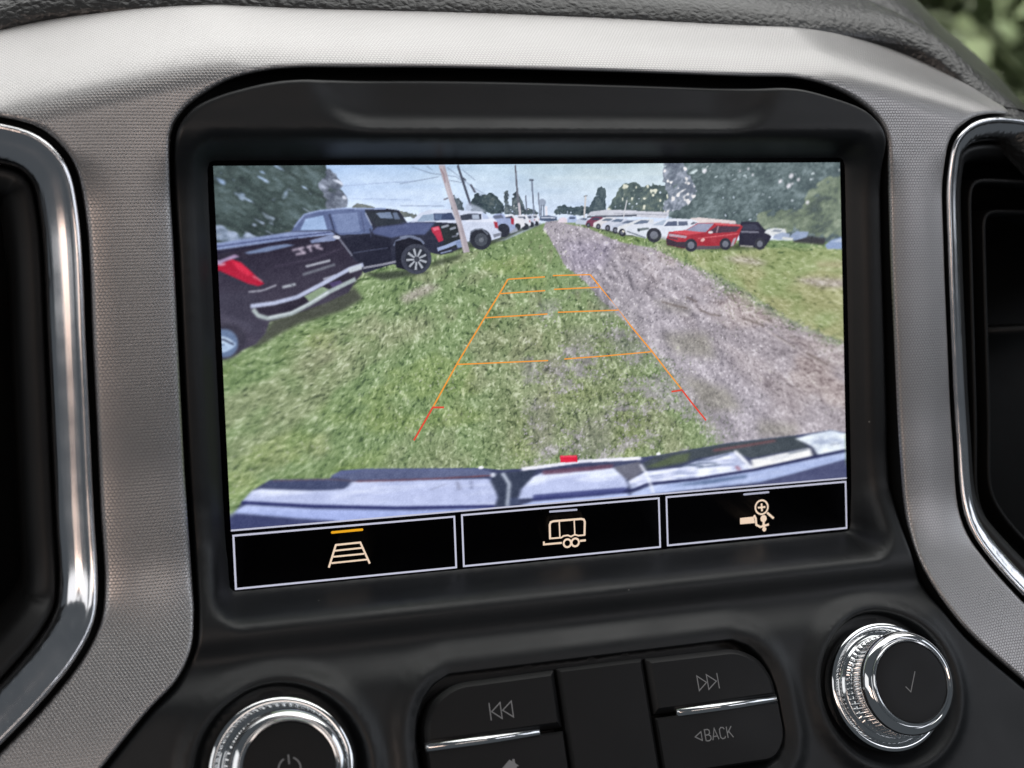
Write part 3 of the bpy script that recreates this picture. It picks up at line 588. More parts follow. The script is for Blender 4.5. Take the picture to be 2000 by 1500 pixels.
    ell(A((130, 1310)), 26, 20, (54, 52, 62), 1, -20, 1.5); ell(A((135, 1320)), 15, 16, (96, 116, 146), 1, 0, 1.0); ell(A((130, 1300)), 11, 4, (190, 212, 232), .9, 20); ell(A((150, 1350)), 11, 4, (170, 194, 220), .9, -25); line(A((120, 1290), (200, 1330)), 2.2, (60, 70, 92)); line(A((110, 1130), (330, 1220)), 5, (86, 84, 98), .6, 3)
    # centre distance
    poly_(B((1185, 520), (1190, 488), (1260, 478), (1330, 490), (1335, 520), (1260, 530)), (76, 90, 112)); line(B((1200, 496), (1320, 498)), 1.6, (190, 198, 212))
    poly_(B((1342, 540), (1350, 505), (1385, 492), (1415, 502), (1425, 540)), (220, 208, 216)); poly_(B((1420, 540), (1425, 500), (1450, 478), (1495, 480), (1510, 540)), (168, 184, 212)); line(B((1440, 500), (1490, 500)), 2.2, (84, 98, 122))
    # right row of cars --------------------------------------------------
    poly_(B((1480, 545), (1640, 580), (1850, 640), (2010, 660), (2010, 630), (1700, 560)), (66, 68, 62), .8, 1.2)
    def side_car(pts, col, win, wheels, low=(58, 62, 70)):
        poly_(pts, col)
        for q, c in win: poly_(q, c, .95, .4)
        for q, rx, ry in wheels: ell(q, rx, ry, (52, 54, 60)); ell(q, rx * .55, ry * .55, (112, 116, 124))
    side_car(B((1490, 552), (1500, 520), (1540, 495), (1600, 500), (1610, 560)), (186, 196, 210), [(B((1530, 512), (1560, 500), (1590, 505), (1580, 520)), (92, 104, 122))], [])
    side_car(B((1575, 560), (1590, 525), (1640, 490), (1720, 492), (1740, 560), (1640, 575)), (122, 66, 84), [(B((1620, 515), (1650, 498), (1700, 500), (1690, 520)), (70, 76, 92))], [(B((1600, 560)), 2.6, 2.8)])
    side_car(B((1640, 575), (1645, 540), (1690, 520), (1740, 495), (1840, 498), (1850, 580), (1700, 592)), (216, 214, 214), [(B((1710, 522), (1750, 502), (1810, 505), (1790, 528)), (104, 118, 134))], [(B((1685, 572)), 3.0, 3.4)])
    side_car(B((1710, 592), (1718, 552), (1770, 530), (1830, 500), (1930, 505), (1940, 600), (1790, 605)), (202, 208, 220), [(B((1790, 530), (1840, 508), (1900, 512), (1880, 535)), (98, 114, 134))], [(B((1765, 585)), 3.4, 3.8)])
    side_car(B((1790, 610), (1800, 570), (1860, 545), (1920, 515), (2040, 515), (2040, 620), (1880, 622)), (184, 192, 206), [(B((1880, 545), (1930, 522), (2000, 525), (1980, 548)), (92, 106, 126))], [(B((1830, 605)), 3.6, 4.0)])
    side_car(B((1845, 620), (1850, 580), (1920, 555), (1990, 525), (2100, 528), (2100, 640), (1930, 645)), (212, 216, 222), [(B((1940, 555), (1995, 532), (2060, 535), (2040, 560)), (96, 110, 130))], [(B((1895, 625)), 4.0, 4.4)])
    side_car(C_((20, 600), (30, 560), (110, 535), (200, 500), (320, 500), (330, 600), (150, 630)), (216, 220, 222), [(C_((150, 540), (215, 508), (290, 508), (260, 545)), (104, 118, 138))], [(C_((60, 610)), 4.4, 4.6)])
    poly_(C_((620, 492), (700, 485), (1000, 512), (1010, 535), (680, 530)), (212, 200, 196))
    side_car(C_((85, 605), (90, 570), (140, 545), (310, 528), (420, 500), (520, 494), (640, 500), (700, 525), (600, 590), (450, 640), (370, 665), (350, 600), (310, 590), (275, 620), (260, 660), (170, 640)), (214, 220, 228), [(C_((310, 548), (400, 508), (430, 505), (400, 550)), (170, 184, 200)), (C_((405, 558), (440, 520), (515, 515), (520, 556)), (82, 92, 114)), (C_((525, 556), (528, 518), (600, 515), (608, 550)), (88, 98, 118)), (C_((185, 575), (280, 570), (290, 582), (190, 600)), (100, 112, 112)), (C_((625, 540), (650, 522), (690, 528), (640, 545)), (96, 100, 112))], [(C_((325, 632)), 10.0, 9.0)])
    line(C_((100, 600), (170, 625), (255, 655)), 1.6, (120, 128, 136)); line(C_((190, 585), (205, 600)), 2.4, (60, 70, 80)); line(C_((60, 600), (80, 600)), 2, (240, 235, 215))
    # black and red sport utilities
    poly_(C_((300, 660), (420, 650), (430, 720), (560, 750), (900, 755), (1230, 745), (1260, 720), (960, 700)), (70, 78, 52), .75, 1.4)
    side_car(C_((1030, 720), (1035, 560), (1050, 520), (1190, 522), (1235, 575), (1300, 645), (1275, 690), (1235, 742)), (42, 42, 54), [(C_((1060, 540), (1170, 540), (1205, 585), (1060, 590)), (60, 62, 76)), (C_((1040, 595), (1190, 600), (1200, 615), (1050, 612)), (118, 118, 130))], [(C_((1205, 705)), 7.6, 7.4)])
    line(C_((1040, 720), (1150, 728)), 2.0, (142, 142, 132))
    side_car(C_((425, 668), (448, 605), (590, 590), (690, 530), (830, 528), (1040, 545), (1062, 560), (1040, 610), (1000, 700), (960, 730), (690, 738), (570, 742), (435, 712)), (166, 48, 56),
             [(C_((580, 598), (690, 536), (830, 530), (755, 608), (650, 605)), (142, 152, 174)), (C_((765, 610), (850, 556), (1045, 560), (1005, 604), (790, 618)), (72, 56, 68)), (C_((690, 530), (830, 528), (1040, 545), (1050, 558), (840, 545), (830, 534)), (206, 96, 98)),
              (C_((425, 655), (520, 690), (600, 685), (580, 742), (432, 712)), (58, 50, 58)), (C_((448, 618), (600, 640), (590, 658), (445, 640)), (176, 156, 166)), (C_((450, 645), (520, 660), (520, 672), (445, 656)), (74, 60, 70)), (C_((660, 735), (690, 722), (880, 720), (870, 748), (680, 752)), (92, 84, 90)), (C_((450, 605), (590, 592), (750, 610), (600, 632)), (208, 78, 84))],
             [(C_((632, 716)), 8.6, 8.2), (C_((918, 706)), 8.0, 7.6)])
    line(C_((860, 556), (845, 612)), 1.8, (150, 120, 126)); line(resample(C_((690, 660), (860, 640), (1020, 620)), 3), 1.2, (222, 110, 112), .8); ell(C_((730, 672)), 3.0, 2.0, (232, 190, 182), .9, -20); ell(C_((795, 608)), 3.2, 1.6, (226, 210, 210)); poly_(C_((960, 725), (985, 660), (1010, 650), (985, 720)), (170, 160, 168))
    side_car(C_((1240, 612), (1265, 585), (1320, 572), (1415, 580), (1425, 612), (1330, 645)), (214, 218, 216), [(C_((1300, 600), (1330, 585), (1390, 590), (1370, 608)), (130, 140, 150))], [])
    side_car(C_((1310, 655), (1330, 628), (1390, 608), (1455, 622), (1445, 668), (1350, 670)), (160, 174, 196), [], []); poly_(C_((1480, 690), (1500, 650), (1620, 640), (1750, 660), (1740, 712), (1600, 700)), (56, 56, 58), .95, 1.0)
    side_car(C_((1440, 665), (1470, 625), (1510, 600), (1612, 604), (1592, 650), (1500, 676)), (142, 158, 184), [], []); line(C_((1390, 655), (1480, 665)), 2.6, (224, 226, 214), .9); line(C_((1630, 700), (1640, 640)), 2, (48, 52, 50))
    side_car(C_((1745, 715), (1800, 672), (1900, 642), (1900, 748), (1765, 748)), (136, 156, 188), [(C_((1800, 690), (1860, 665), (1900, 660), (1900, 690)), (178, 192, 212))], [])
    # own rear bumper along the lower edge ------------------------------
    poly_(np.vstack([G((60, 720), (70, 620), (130, 520), (200, 442), (310, 376), (680, 368), (760, 318), (920, 306), (1640, 300), (1760, 312)), Hh((0, 292), (300, 246), (660, 226), (760, 214), (1200, 138), (1600, 92), (1820, 60), (1960, 85), (1960, 380)), G((2000, 560), (1000, 640))]), (68, 76, 108))
    bands = lambda y0, y1: lerp3(sst(y0, y1, yy + (vn(xx / 60, yy / 5, 3) - .5) * 8) + (fb(xx / 50, yy / 7, 2, 6) - .5) * .5, (134, 146, 186), (182, 193, 224), (210, 219, 240), (168, 180, 220))
    poly_(G((195, 445), (250, 432), (560, 442), (780, 432), (830, 386), (1690, 368), (1725, 400), (1745, 490), (1725, 540), (1200, 552), (560, 535), (135, 512)), bands(335, 378), 1, .7)
    poly_(G((275, 424), (330, 376), (690, 370), (800, 385), (815, 410), (700, 440), (560, 436)), (74, 84, 118), 1, .8); line(resample(G((330, 380), (680, 372), (850, 382)), 4), 1.2, (128, 96, 96), .7)
    poly_(G((690, 352), (760, 316), (920, 306), (1500, 306), (1640, 306), (1720, 332), (1690, 352), (1100, 376), (850, 382)), (92, 102, 138), 1, .7)
    for k in range(9): line(G((800 + k * 92, 335), (790 + k * 92, 365)), .9, (58, 66, 100), .7, .6)
    line(resample(G((850, 384), (1100, 378), (1400, 366), (1700, 348)), 4), 1.8, (122, 76, 84), .9); ell(G((1640, 298)), 3.4, 1.8, (232, 235, 240)); ell(G((1716, 345)), 3, 3, (200, 208, 222))
    line(G((1490, 385), (1505, 440)), 3.0, (120, 124, 148), .8, .8); line(G((1580, 375), (1578, 432)), 1.2, (80, 88, 120)); line(G((1320, 440), (1420, 400)), 1.2, (130, 136, 160), .6)
    line(resample(G((130, 518), (560, 540), (1100, 552), (1725, 542)), 4), 3.2, (46, 52, 112), 1, .7)
    poly_(G((70, 600), (105, 560), (160, 532), (600, 558), (1200, 566), (1720, 552), (1750, 560), (1300, 610), (900, 645), (500, 622), (120, 592)), lerp3(sst(380, 402, yy), (176, 192, 238), (146, 164, 222)), 1, 1.0)
    poly_(G((60, 720), (70, 590), (130, 592), (500, 624), (900, 645), (700, 670)), (66, 74, 118), 1, 1.5)
    poly_(G((1700, 385), (1745, 332), (1990, 312), (1960, 360), (1890, 440), (1870, 535), (1735, 545), (1748, 480)), (62, 72, 92), 1, .6); line(resample(G((1775, 332), (1818, 400), (1806, 545)), 3), 3.4, (206, 218, 234), .95, .6); poly_(G((1820, 490), (1890, 485), (1880, 535), (1815, 540)), (70, 82, 112))
    poly_(Hh((-90, 480), (-70, 420), (0, 345), (60, 318), (490, 288), (560, 350), (582, 400), (560, 432), (0, 475)), bands(355, 395), 1, .7); poly_(Hh((55, 306), (490, 268), (486, 292), (330, 310), (60, 334)), (112, 74, 94), .9, .8); poly_(Hh((0, 455), (560, 410), (600, 430), (560, 445), (0, 492)), (58, 66, 128), .85, .8); poly_(Hh((-80, 520), (0, 495), (580, 445), (600, 470), (0, 530)), (170, 188, 236), .95, .8)
    for k in range(14): line(Hh((60 + k * 32, 335 - k * 2), (62 + k * 32, 352 - k * 2)), .9, (150, 168, 200), .6, .5)
    line(resample(Hh((-70, 298), (0, 291), (300, 250), (660, 232)), 4), 4.0, (226, 226, 236), 1, .6)
    poly_(Hh((490, 285), (650, 252), (684, 300), (600, 370), (570, 362)), (106, 108, 122), 1, .6)
    poly_(Hh((670, 262), (760, 216), (1200, 140), (1600, 94), (1640, 130), (1690, 165), (1330, 232), (1225, 195), (1000, 235), (900, 272), (690, 305)), (76, 86, 90), 1, .6); poly_(Hh((690, 285), (860, 215), (960, 200), (940, 250), (760, 285)), (94, 110, 74), .9, .9); line(resample(Hh((1100, 185), (1280, 158), (1480, 124)), 4), 3.0, (128, 84, 84), .9, .8)
    poly_(Hh((582, 372), (690, 312), (900, 288), (1010, 245), (1220, 192), (1330, 302), (1000, 358), (720, 388), (600, 425)), lerp3(contrast(fb(xx / 16, yy / 3, 2, 1), 1.8), (160, 172, 206), (196, 204, 232), (220, 226, 244)), 1, .6)
    for p in (((890, 285), (1020, 262), (1120, 262)), ((960, 250), (1080, 240), (1200, 205)), ((1000, 290), (1150, 270)), ((950, 275), (1040, 280))): line(resample(Hh(*p), 3), 1.8, (70, 88, 112), .8, .7)
    poly_(Hh((1330, 242), (1690, 168), (1724, 215), (1345, 302)), lerp3(contrast(fb(xx / 20, yy / 4, 2, 4), 1.4), (200, 206, 214), (228, 228, 222), (236, 238, 240)), 1, .6); line(Hh((1560, 205), (1680, 178)), 1.6, (90, 104, 120), .8)
    poly_(Hh((1600, 112), (1700, 84), (1820, 62), (1925, 84), (1930, 180), (1740, 216), (1705, 162)), lerp3(contrast(fb(xx / 14, yy / 6, 2, 2), 1.8), (168, 182, 206), (206, 218, 228), (224, 232, 234)), 1, .7); poly_(Hh((1635, 122), (1712, 172), (1742, 222), (1712, 226), (1690, 170)), (70, 76, 98), 1, .7); line(Hh((1810, 150), (1880, 140)), 2.2, (120, 132, 158), .7, .8)
    line(resample(Hh((1230, 188), (1290, 245), (1342, 302)), 3), 4.6, (226, 230, 238), 1, .6); line(Hh((1240, 280), (1262, 305)), 3.0, (170, 84, 96), .8)
    poly_(Hh((600, 445), (720, 398), (1000, 366), (1340, 312), (1930, 190), (1930, 235), (1600, 325), (1390, 378), (1000, 420), (740, 450), (590, 470)), lerp3(fb(xx / 24, yy / 5, 2, 5), (140, 160, 210), (178, 194, 232)), 1, .8); poly_(Hh((860, 400), (1000, 372), (1310, 332), (1300, 352), (1050, 392)), (88, 112, 152), .9, 1.2)
    poly_(Hh((1200, 430), (1380, 385), (1600, 326), (1935, 232), (1935, 360), (1600, 400)), (80, 86, 124), 1, 1.2)
    line(resample(Hh((555, 438), (620, 422), (700, 388), (1000, 358), (1340, 303), (1740, 218), (1930, 178)), 4), 2.8, (48, 54, 98), 1, .6); line(resample(Hh((655, 268), (700, 340), (735, 445)), 3), 3.0, (222, 228, 238), .95, .6)
    poly_(Hh((165, 216), (268, 214), (272, 254), (168, 258)), (222, 32, 58)); line(Hh((170, 222), (264, 220)), 1.6, (244, 90, 104), .8); ell(Hh((766, 205)), 3, 1.8, (232, 234, 240))
    bmk_ = blur(mask(np.vstack([G((60, 720), (70, 590), (200, 445), (310, 380), (680, 372), (900, 312), (1760, 316)), Hh((0, 296), (660, 232), (1200, 144), (1820, 66), (1960, 90), (1960, 420)), G((2000, 640), (1000, 700))])), 1.0)[..., None]
    sm_ = IMG.copy()
    for q in (-2, 2): sm_ = sm_ + np.roll(blur(IMG, .8), q, 1)
    sm_ = np.clip((sm_ / 3 - 120) * 1.18 + 116, 30, 250); lg_ = sm_.mean(2, keepdims=True); sm_ = lg_ + (sm_ - lg_) * .72
    IMG = IMG * (1 - bmk_) + sm_ * bmk_
    IMG = np.clip(IMG, 0, 255)
    # the look of a cheap rear camera: soft towards the edges, blotchy, ringing from sharpening
    rr = np.hypot((xx - W_ / 2) / (W_ / 2), (yy - 150) / 330)
    w = sst(.5, 1.05, rr)[..., None]; base = blur(IMG, .42)
    soft = base * (1 - w) + blur(IMG, 1.0) * w
    soft += (soft - blur(soft, 1.8)) * (.2 + .2 * w)
    lum = soft.mean(2, keepdims=True)
    blot = (fb(xx / 7, yy / 5, 3, 4) - .5)[..., None] * 20 + (fb(xx / 40, yy / 26, 2, 1) - .5)[..., None] * 16
    soft = soft + blot * (.35 + .65 * np.clip(lum / 150, 0, 1)) + np.random.default_rng(3).normal(0, 4.0, (H_, W_, 1))
    g_ = soft.mean(2, keepdims=True); soft = g_ + (soft - g_) * .94
    IMG = np.clip(soft * 1.02 + (5, 5, 10), 0, 255)
paint_scene()

def build_picture():
    k = 174.0 / 800
    X = -87 + (xx + .5) * k; Z = 52.2 - (yy + .5) * (104.4 / 480)
    X[:, 0] = -87.2; X[:, -1] = 87.0; Z[0] = 52.3
    co = np.column_stack([X.ravel(), np.full(X.size, -.10), Z.ravel()]) * MM
    i = np.arange(H_ * W_).reshape(H_, W_)
    q = np.stack([i[1:, :-1], i[1:, 1:], i[:-1, 1:], i[:-1, :-1]], -1).reshape(-1, 4).astype(np.int32)
    me = bpy.data.meshes.new('camera_picture'); me.vertices.add(len(co)); me.vertices.foreach_set('co', co.astype(np.float32).ravel())
    me.loops.add(q.size); me.loops.foreach_set('vertex_index', q.ravel()); me.polygons.add(len(q)); me.polygons.foreach_set('loop_start', np.arange(0, q.size, 4, dtype=np.int32))
    ca = me.color_attributes.new('picture', 'FLOAT_COLOR', 'POINT')
    lin = s2l(IMG.reshape(-1, 3)); ca.data.foreach_set('color', np.column_stack([lin, np.ones(len(lin))]).astype(np.float32).ravel())
    me.update(calc_edges=True); me.validate()
    o = link('camera_picture', me, M_PIC, unit, False)
    o['label'] = 'rear camera view of parked pickups, lawn and gravel track'
build_picture()

# ------------------------------------------------------------------ overlays printed by the display: strokes as thin ribbons just in front of the picture
def disp(P): P = np.asarray(P, float); return np.column_stack([-87 + P[:, 0] * .2175, 52.2 - P[:, 1] * .2175])
class Strokes:
    def __init__(s, frame): s.V = []; s.F = []; s.k = 0; s.frame = frame
    def _add(s, V2, F): b = len(s.V); s.V += [s.frame(x, z, .012 * s.k) for x, z in V2]; s.F += [tuple(b + i for i in f) for f in F]; s.k += 1
    def line(s, P, w, closed=False):
        P = np.asarray(P, float); n = len(P)
        T = np.diff(np.vstack([P, P[:1]]) if closed else P, axis=0); T /= np.linalg.norm(T, axis=1)[:, None]; L = []; R_ = []
        for i in range(n):
            a = T[i - 1] if (closed or i > 0) else T[i]; b = T[i] if (closed or i < n - 1) else T[i - 1]
            na = np.array([-a[1], a[0]]); nb = np.array([-b[1], b[0]]); m = na + nb; m /= np.linalg.norm(m); m *= min(1 / max(np.dot(m, na), .3), 2.5)
            L.append(P[i] + m * w / 2); R_.append(P[i] - m * w / 2)
        V = L + R_; F = [(i, (i + 1) % n, n + (i + 1) % n, n + i) for i in range(n if closed else n - 1)]
        s._add(V, F); return s
    def fill(s, P): s._add([tuple(p) for p in P], [tuple(range(len(P)))]); return s
    def disc(s, c, r, n=24): return s.fill([(c[0] + r * math.cos(t), c[1] + r * math.sin(t)) for t in np.linspace(0, 2 * math.pi, n, endpoint=False)])
    def ring(s, c, r, w, n=32, a0=0, a1=360):
        full = abs(a1 - a0) >= 360
        t = np.radians(np.linspace(a0, a1, n, endpoint=not full)); return s.line(np.column_stack([c[0] + r * np.cos(t), c[1] + r * np.sin(t)]), w, full)
    def build(s, name, mat, parent):
        o = mesh(name, s.V, s.F, mat, parent, False)
        return o
scr = lambda y: (lambda x, z, e: (x, y - e, z))
def guide(P, w, mat, y=-.16):
    Strokes(scr(y)).line(disp(P), w).build('guide_line', mat, unit)
gl = .40
guide(resample(E_((835, 100), (775, 205), (655, 398), (440, 757), (258, 1085)), 12), gl, M_GUIDE, -.20)
guide(np.vstack([E_((1470, 65), (1550, 165), (1690, 335)), F_((0, 130), (120, 290), (275, 475), (380, 612), (488, 748))]), gl, M_GUIDE, -.20)
for i, (p, q) in enumerate((((838, 100), (1120, 82)), ((1180, 72), (1468, 65)), ((778, 211), (1122, 188)), ((1190, 178), (1548, 161)), ((662, 397), (1140, 368)), ((1220, 355), (1688, 338)), ((445, 757), (1145, 727)))):
    guide(E_(p, q), .33, M_GUIDE, -.23)
guide(np.vstack([E_((1270, 715), (1600, 690)), F_((268, 476))]), .33, M_GUIDE, -.23)
guide(E_((342, 1088), (256, 1088), (110, 1342)), .48, M_GUIDERED, -.26); guide(F_((415, 768), (492, 756), (560, 845), (668, 978)), .48, M_GUIDERED, -.26)
Strokes(scr(-.2)).line([(-87.2, -37.2), (87.0, -37.2)], .42).build('divider_line', M_BORDER, unit)

def tile(x0, x1, z0, z1, label):
    i = .24; o = Strokes(scr(-.16)).line([(x0 + i, z0 + i), (x1 - i, z0 + i), (x1 - i, z1 - i), (x0 + i, z1 - i)], .48, True).build('touch_tile', M_BORDER, unit); o['label'] = label; return o
t1 = tile(-86.9, -29.5, -52.1, -38.3, 'guidelines tile with amber active bar'); t2 = tile(-27.9, 28.6, -52.0, -38.1, 'trailer camera tile'); t3 = tile(30.4, 86.9, -51.8, -38.0, 'hitch zoom tile')
g = lambda *p: disp(G(*p)); hh = lambda *p: disp(Hh(*p))
def pill(P, w, mat, par): Strokes(scr(-.16)).line(P, w).disc(P[0], w / 2).disc(P[-1], w / 2).build('indicator_bar', mat, par)
pill(g((705, 709), (893, 691)), .62, M_ORANGE, t1); pill(hh((106, 560), (267, 548)), .52, M_GREYBAR, t2); pill(hh((1290, 455), (1438, 441)), .52, M_GREYBAR, t3)
Strokes(scr(-.16)).line(g((684, 930), (728, 788), (882, 772), (942, 905)), .50).line(g((722, 824), (893, 806)), .44).line(g((712, 862), (906, 843)), .44).line(g((700, 902), (924, 879)), .44).build('icon', M_ICON, t1)
Strokes(scr(-.16)).line(hh((106, 722), (104, 640), (110, 624), (128, 618), (296, 604), (312, 608), (318, 622), (316, 704)), .56).line(hh((162, 622), (166, 716)), .36).line(hh((253, 614), (257, 700)), .36).line(hh((100, 724), (175, 718), (188, 708), (214, 704), (234, 712), (256, 700), (278, 706), (320, 702)), .42).line(hh((68, 742), (68, 760), (178, 750)), .5).line(hh((288, 738), (324, 734)), .56).ring(hh((211, 752))[0], 1.05, .52).ring(hh((259, 747))[0], 1.05, .52).build('icon', M_ICON, t2)
Strokes(scr(-.16)).ring(hh((1397, 533))[0], 1.95, .48).line(hh((1374, 536), (1420, 531)), .52).line(hh((1396, 510), (1399, 557)), .52).line(hh((1430, 566), (1470, 601)), .62).fill(hh((1265, 637), (1355, 629), (1348, 590), (1265, 599))).line(hh((1350, 582), (1360, 600), (1364, 640), (1392, 655)), .62).disc(hh((1408, 602))[0], .98).line(hh((1409, 612), (1408, 640), (1412, 668)), .7).line(hh((1392, 652), (1440, 637)), .62).disc(hh((1412, 667))[0], .62).build('icon', M_ICON, t3)

# ------------------------------------------------------------------ physical controls on the tilted lower panel
def pl(x, z, e=0, base=22.0):        # point on the control panel: x, height z, e mm proud along its normal
    return (x, -(base + (-76 - z) * PT) - e / PN, z + e * PT / PN)
def mitre(P, off):                   # inward offset of a polygon, corner by corner
    P = np.array(P, float); n = len(P); out = []
    area2 = sum(P[i - 1][0] * P[i][1] - P[i][0] * P[i - 1][1] for i in range(n)); sg = 1 if area2 > 0 else -1
    for i in range(n):
        a = P[i] - P[i - 1]; b = P[(i + 1) % n] - P[i]; a /= np.linalg.norm(a); b /= np.linalg.norm(b)
        na = sg * np.array([-a[1], a[0]]); nb = sg * np.array([-b[1], b[0]]); m = na + nb; m /= np.linalg.norm(m)
        out.append(P[i] + m * off / np.dot(m, na))
    return np.array(out)
def button(corners, radii, top, bevel_w, bevel_h, name='control_button', label=None):
    """a key: wall, top chamfer, flat top with a shallow finger dish"""
    rings = [(0, -7.5), (0, top - bevel_h - .25), (.12, top - bevel_h), (bevel_w * .9, top - .1), (bevel_w, top), (bevel_w + .6, top + .02)]
    V = []; F = []
    for off, e in rings:
        Q = rounded(mitre(corners, off), [max(q - off * .6, .15) for q in radii], 9); n = len(Q)
        V += [pl(x, z, e) for x, z in Q]
    for k in range(len(rings) - 1):
        for i in range(n): j = (i + 1) % n; F.append((k * n + i, k * n + j, (k + 1) * n + j, (k + 1) * n + i))
    F.append(tuple((len(rings) - 1) * n + i for i in range(n)))
    o = mesh(name, V, F, M_BTN, unit); fix_normals(o); sharp(o, 28)
    if label: o['label'] = label
    return o
def rounded(P, r, n=5):              # round the corners of a polygon; r per corner
    P = np.array(P, float); out = []
    for i in range(len(P)):
        p = P[i]; a = P[i - 1] - p; b = P[(i + 1) % len(P)] - p; la, lb = np.linalg.norm(a), np.linalg.norm(b); a /= la; b /= lb
        rr = min(r[i], la * .48, lb * .48)
        for t in np.linspace(0, 1, n): out.append((1 - t) ** 2 * (p + a * rr) + 2 * t * (1 - t) * p + t * t * (p + b * rr))
    return np.array(out)
TOPZ = 3.0
mir = lambda P: [(-x, z) for x, z in P][::-1]
UP = [(-12.3, -76.0), (-38.4, -76.2), (-44.6, -79.6), (-47.2, -85.0), (-47.3, -89.3), (-12.3, -89.3)]; ru = [.6, 4, 4, 5, .4, .4]
LO = [(-12.3, -90.1), (-47.3, -90.1), (-47.3, -99.0), (-43.5, -103.6), (-12.3, -103.6)]; rl = [.4, .4, 4, 4, .5]
b_prev = button(UP, ru, TOPZ, 1.35, .95, label='previous-track button'); b_next = button(mir(UP), ru[::-1], TOPZ, 1.35, .95, label='next-track button')
b_home = button(LO, rl, TOPZ, .5, .4, label='home button'); b_back = button(mir(LO), rl[::-1], TOPZ, .5, .4, label='back button')
button([(-11.7, -75.8), (-11.7, -103.6), (11.7, -103.6), (11.7, -75.8)], [.5] * 4, TOPZ, 1.0, .8, label='blank centre key')
pf = lambda x, z, e: pl(x, z, TOPZ + .04 + e)
sw = .26
Strokes(pf).line([(-30.4, -81.7), (-30.4, -85.6)], sw).line([(-30.0, -83.7), (-27.6, -81.9), (-27.6, -85.5)], sw, True).line([(-27.2, -83.7), (-24.7, -81.9), (-24.7, -85.5)], sw, True).build('symbol', M_PRINT, b_prev)
Strokes(pf).line([(31.2, -81.6), (31.2, -85.3)], sw).line([(25.5, -81.7), (25.5, -85.2), (27.9, -83.5)], sw, True).line([(28.2, -81.7), (28.2, -85.2), (30.7, -83.5)], sw, True).build('symbol', M_PRINT, b_next)
Strokes(lambda x, z, e: pf(x, z - .9, e)).fill([(-29.4, -95.6), (-27.2, -93.9), (-26.5, -94.4), (-26.5, -93.9), (-25.9, -93.9), (-25.9, -94.8), (-25.0, -95.6), (-25.6, -95.6), (-25.6, -97.4), (-28.8, -97.4), (-28.8, -95.6)]).build('symbol', M_PRINT, b_home)
bk = Strokes(pf); z0, z1 = -97.05, -94.4; zm = (z0 + z1) / 2
bk.line([(22.2, zm), (24.0, z1 - .3), (24.0, z0 + .3)], .24, True)
bk.line([(25.0, z0), (25.0, z1), (25.9, z1), (26.3, z1 - .3), (26.3, zm + .4), (25.9, zm + .08), (25.15, zm + .08)], .27).line([(25.9, zm + .08), (26.45, zm - .3), (26.45, z0 + .35), (26.0, z0 + .02), (25.15, z0 + .02)], .27)
bk.line([(26.9, z0), (27.75, z1), (28.6, z0)], .27).line([(27.2, z0 + .8), (28.3, z0 + .8)], .24)
bk.line([(30.5, z1 - .5), (30.25, z1 - .1), (29.6, z1), (29.15, z1 - .4), (29.1, zm), (29.15, z0 + .4), (29.6, z0), (30.25, z0 + .1), (30.5, z0 + .5)], .27)
bk.line([(31.15, z0), (31.15, z1)], .27).line([(32.55, z1), (31.25, zm - .15)], .27).line([(31.6, zm + .2), (32.65, z0)], .27)
bk.build('symbol', M_PRINT, b_back)
def bar(x0, x1, z):                  # faceted chrome strip: ridge along the middle, hipped ends
    h = 1.1; e0, e1 = TOPZ - .2, TOPZ + .75
    V = [pl(x0, z - h, e0 - .8), pl(x1, z - h, e0 - .8), pl(x1, z + h, e0 - .8), pl(x0, z + h, e0 - .8), pl(x0, z - h, e0), pl(x1, z - h, e0), pl(x1, z + h, e0), pl(x0, z + h, e0),
         pl(x0 + .7, z - .35, e1), pl(x1 - .7, z - .35, e1), pl(x1 - .7, z + .2, e1 + .12), pl(x0 + .7, z + .2, e1 + .12)]
    F = [(0, 1, 5, 4), (1, 2, 6, 5), (2, 3, 7, 6), (3, 0, 4, 7), (4, 5, 9, 8), (5, 6, 10, 9), (6, 7, 11, 10), (7, 4, 8, 11), (8, 9, 10, 11)]
    o = mesh('chrome_bar', V, F, M_CHROME, unit, False); fix_normals(o)
bar(-47.5, -18.3, -89.7); bar(18.3, 47.0, -89.6)

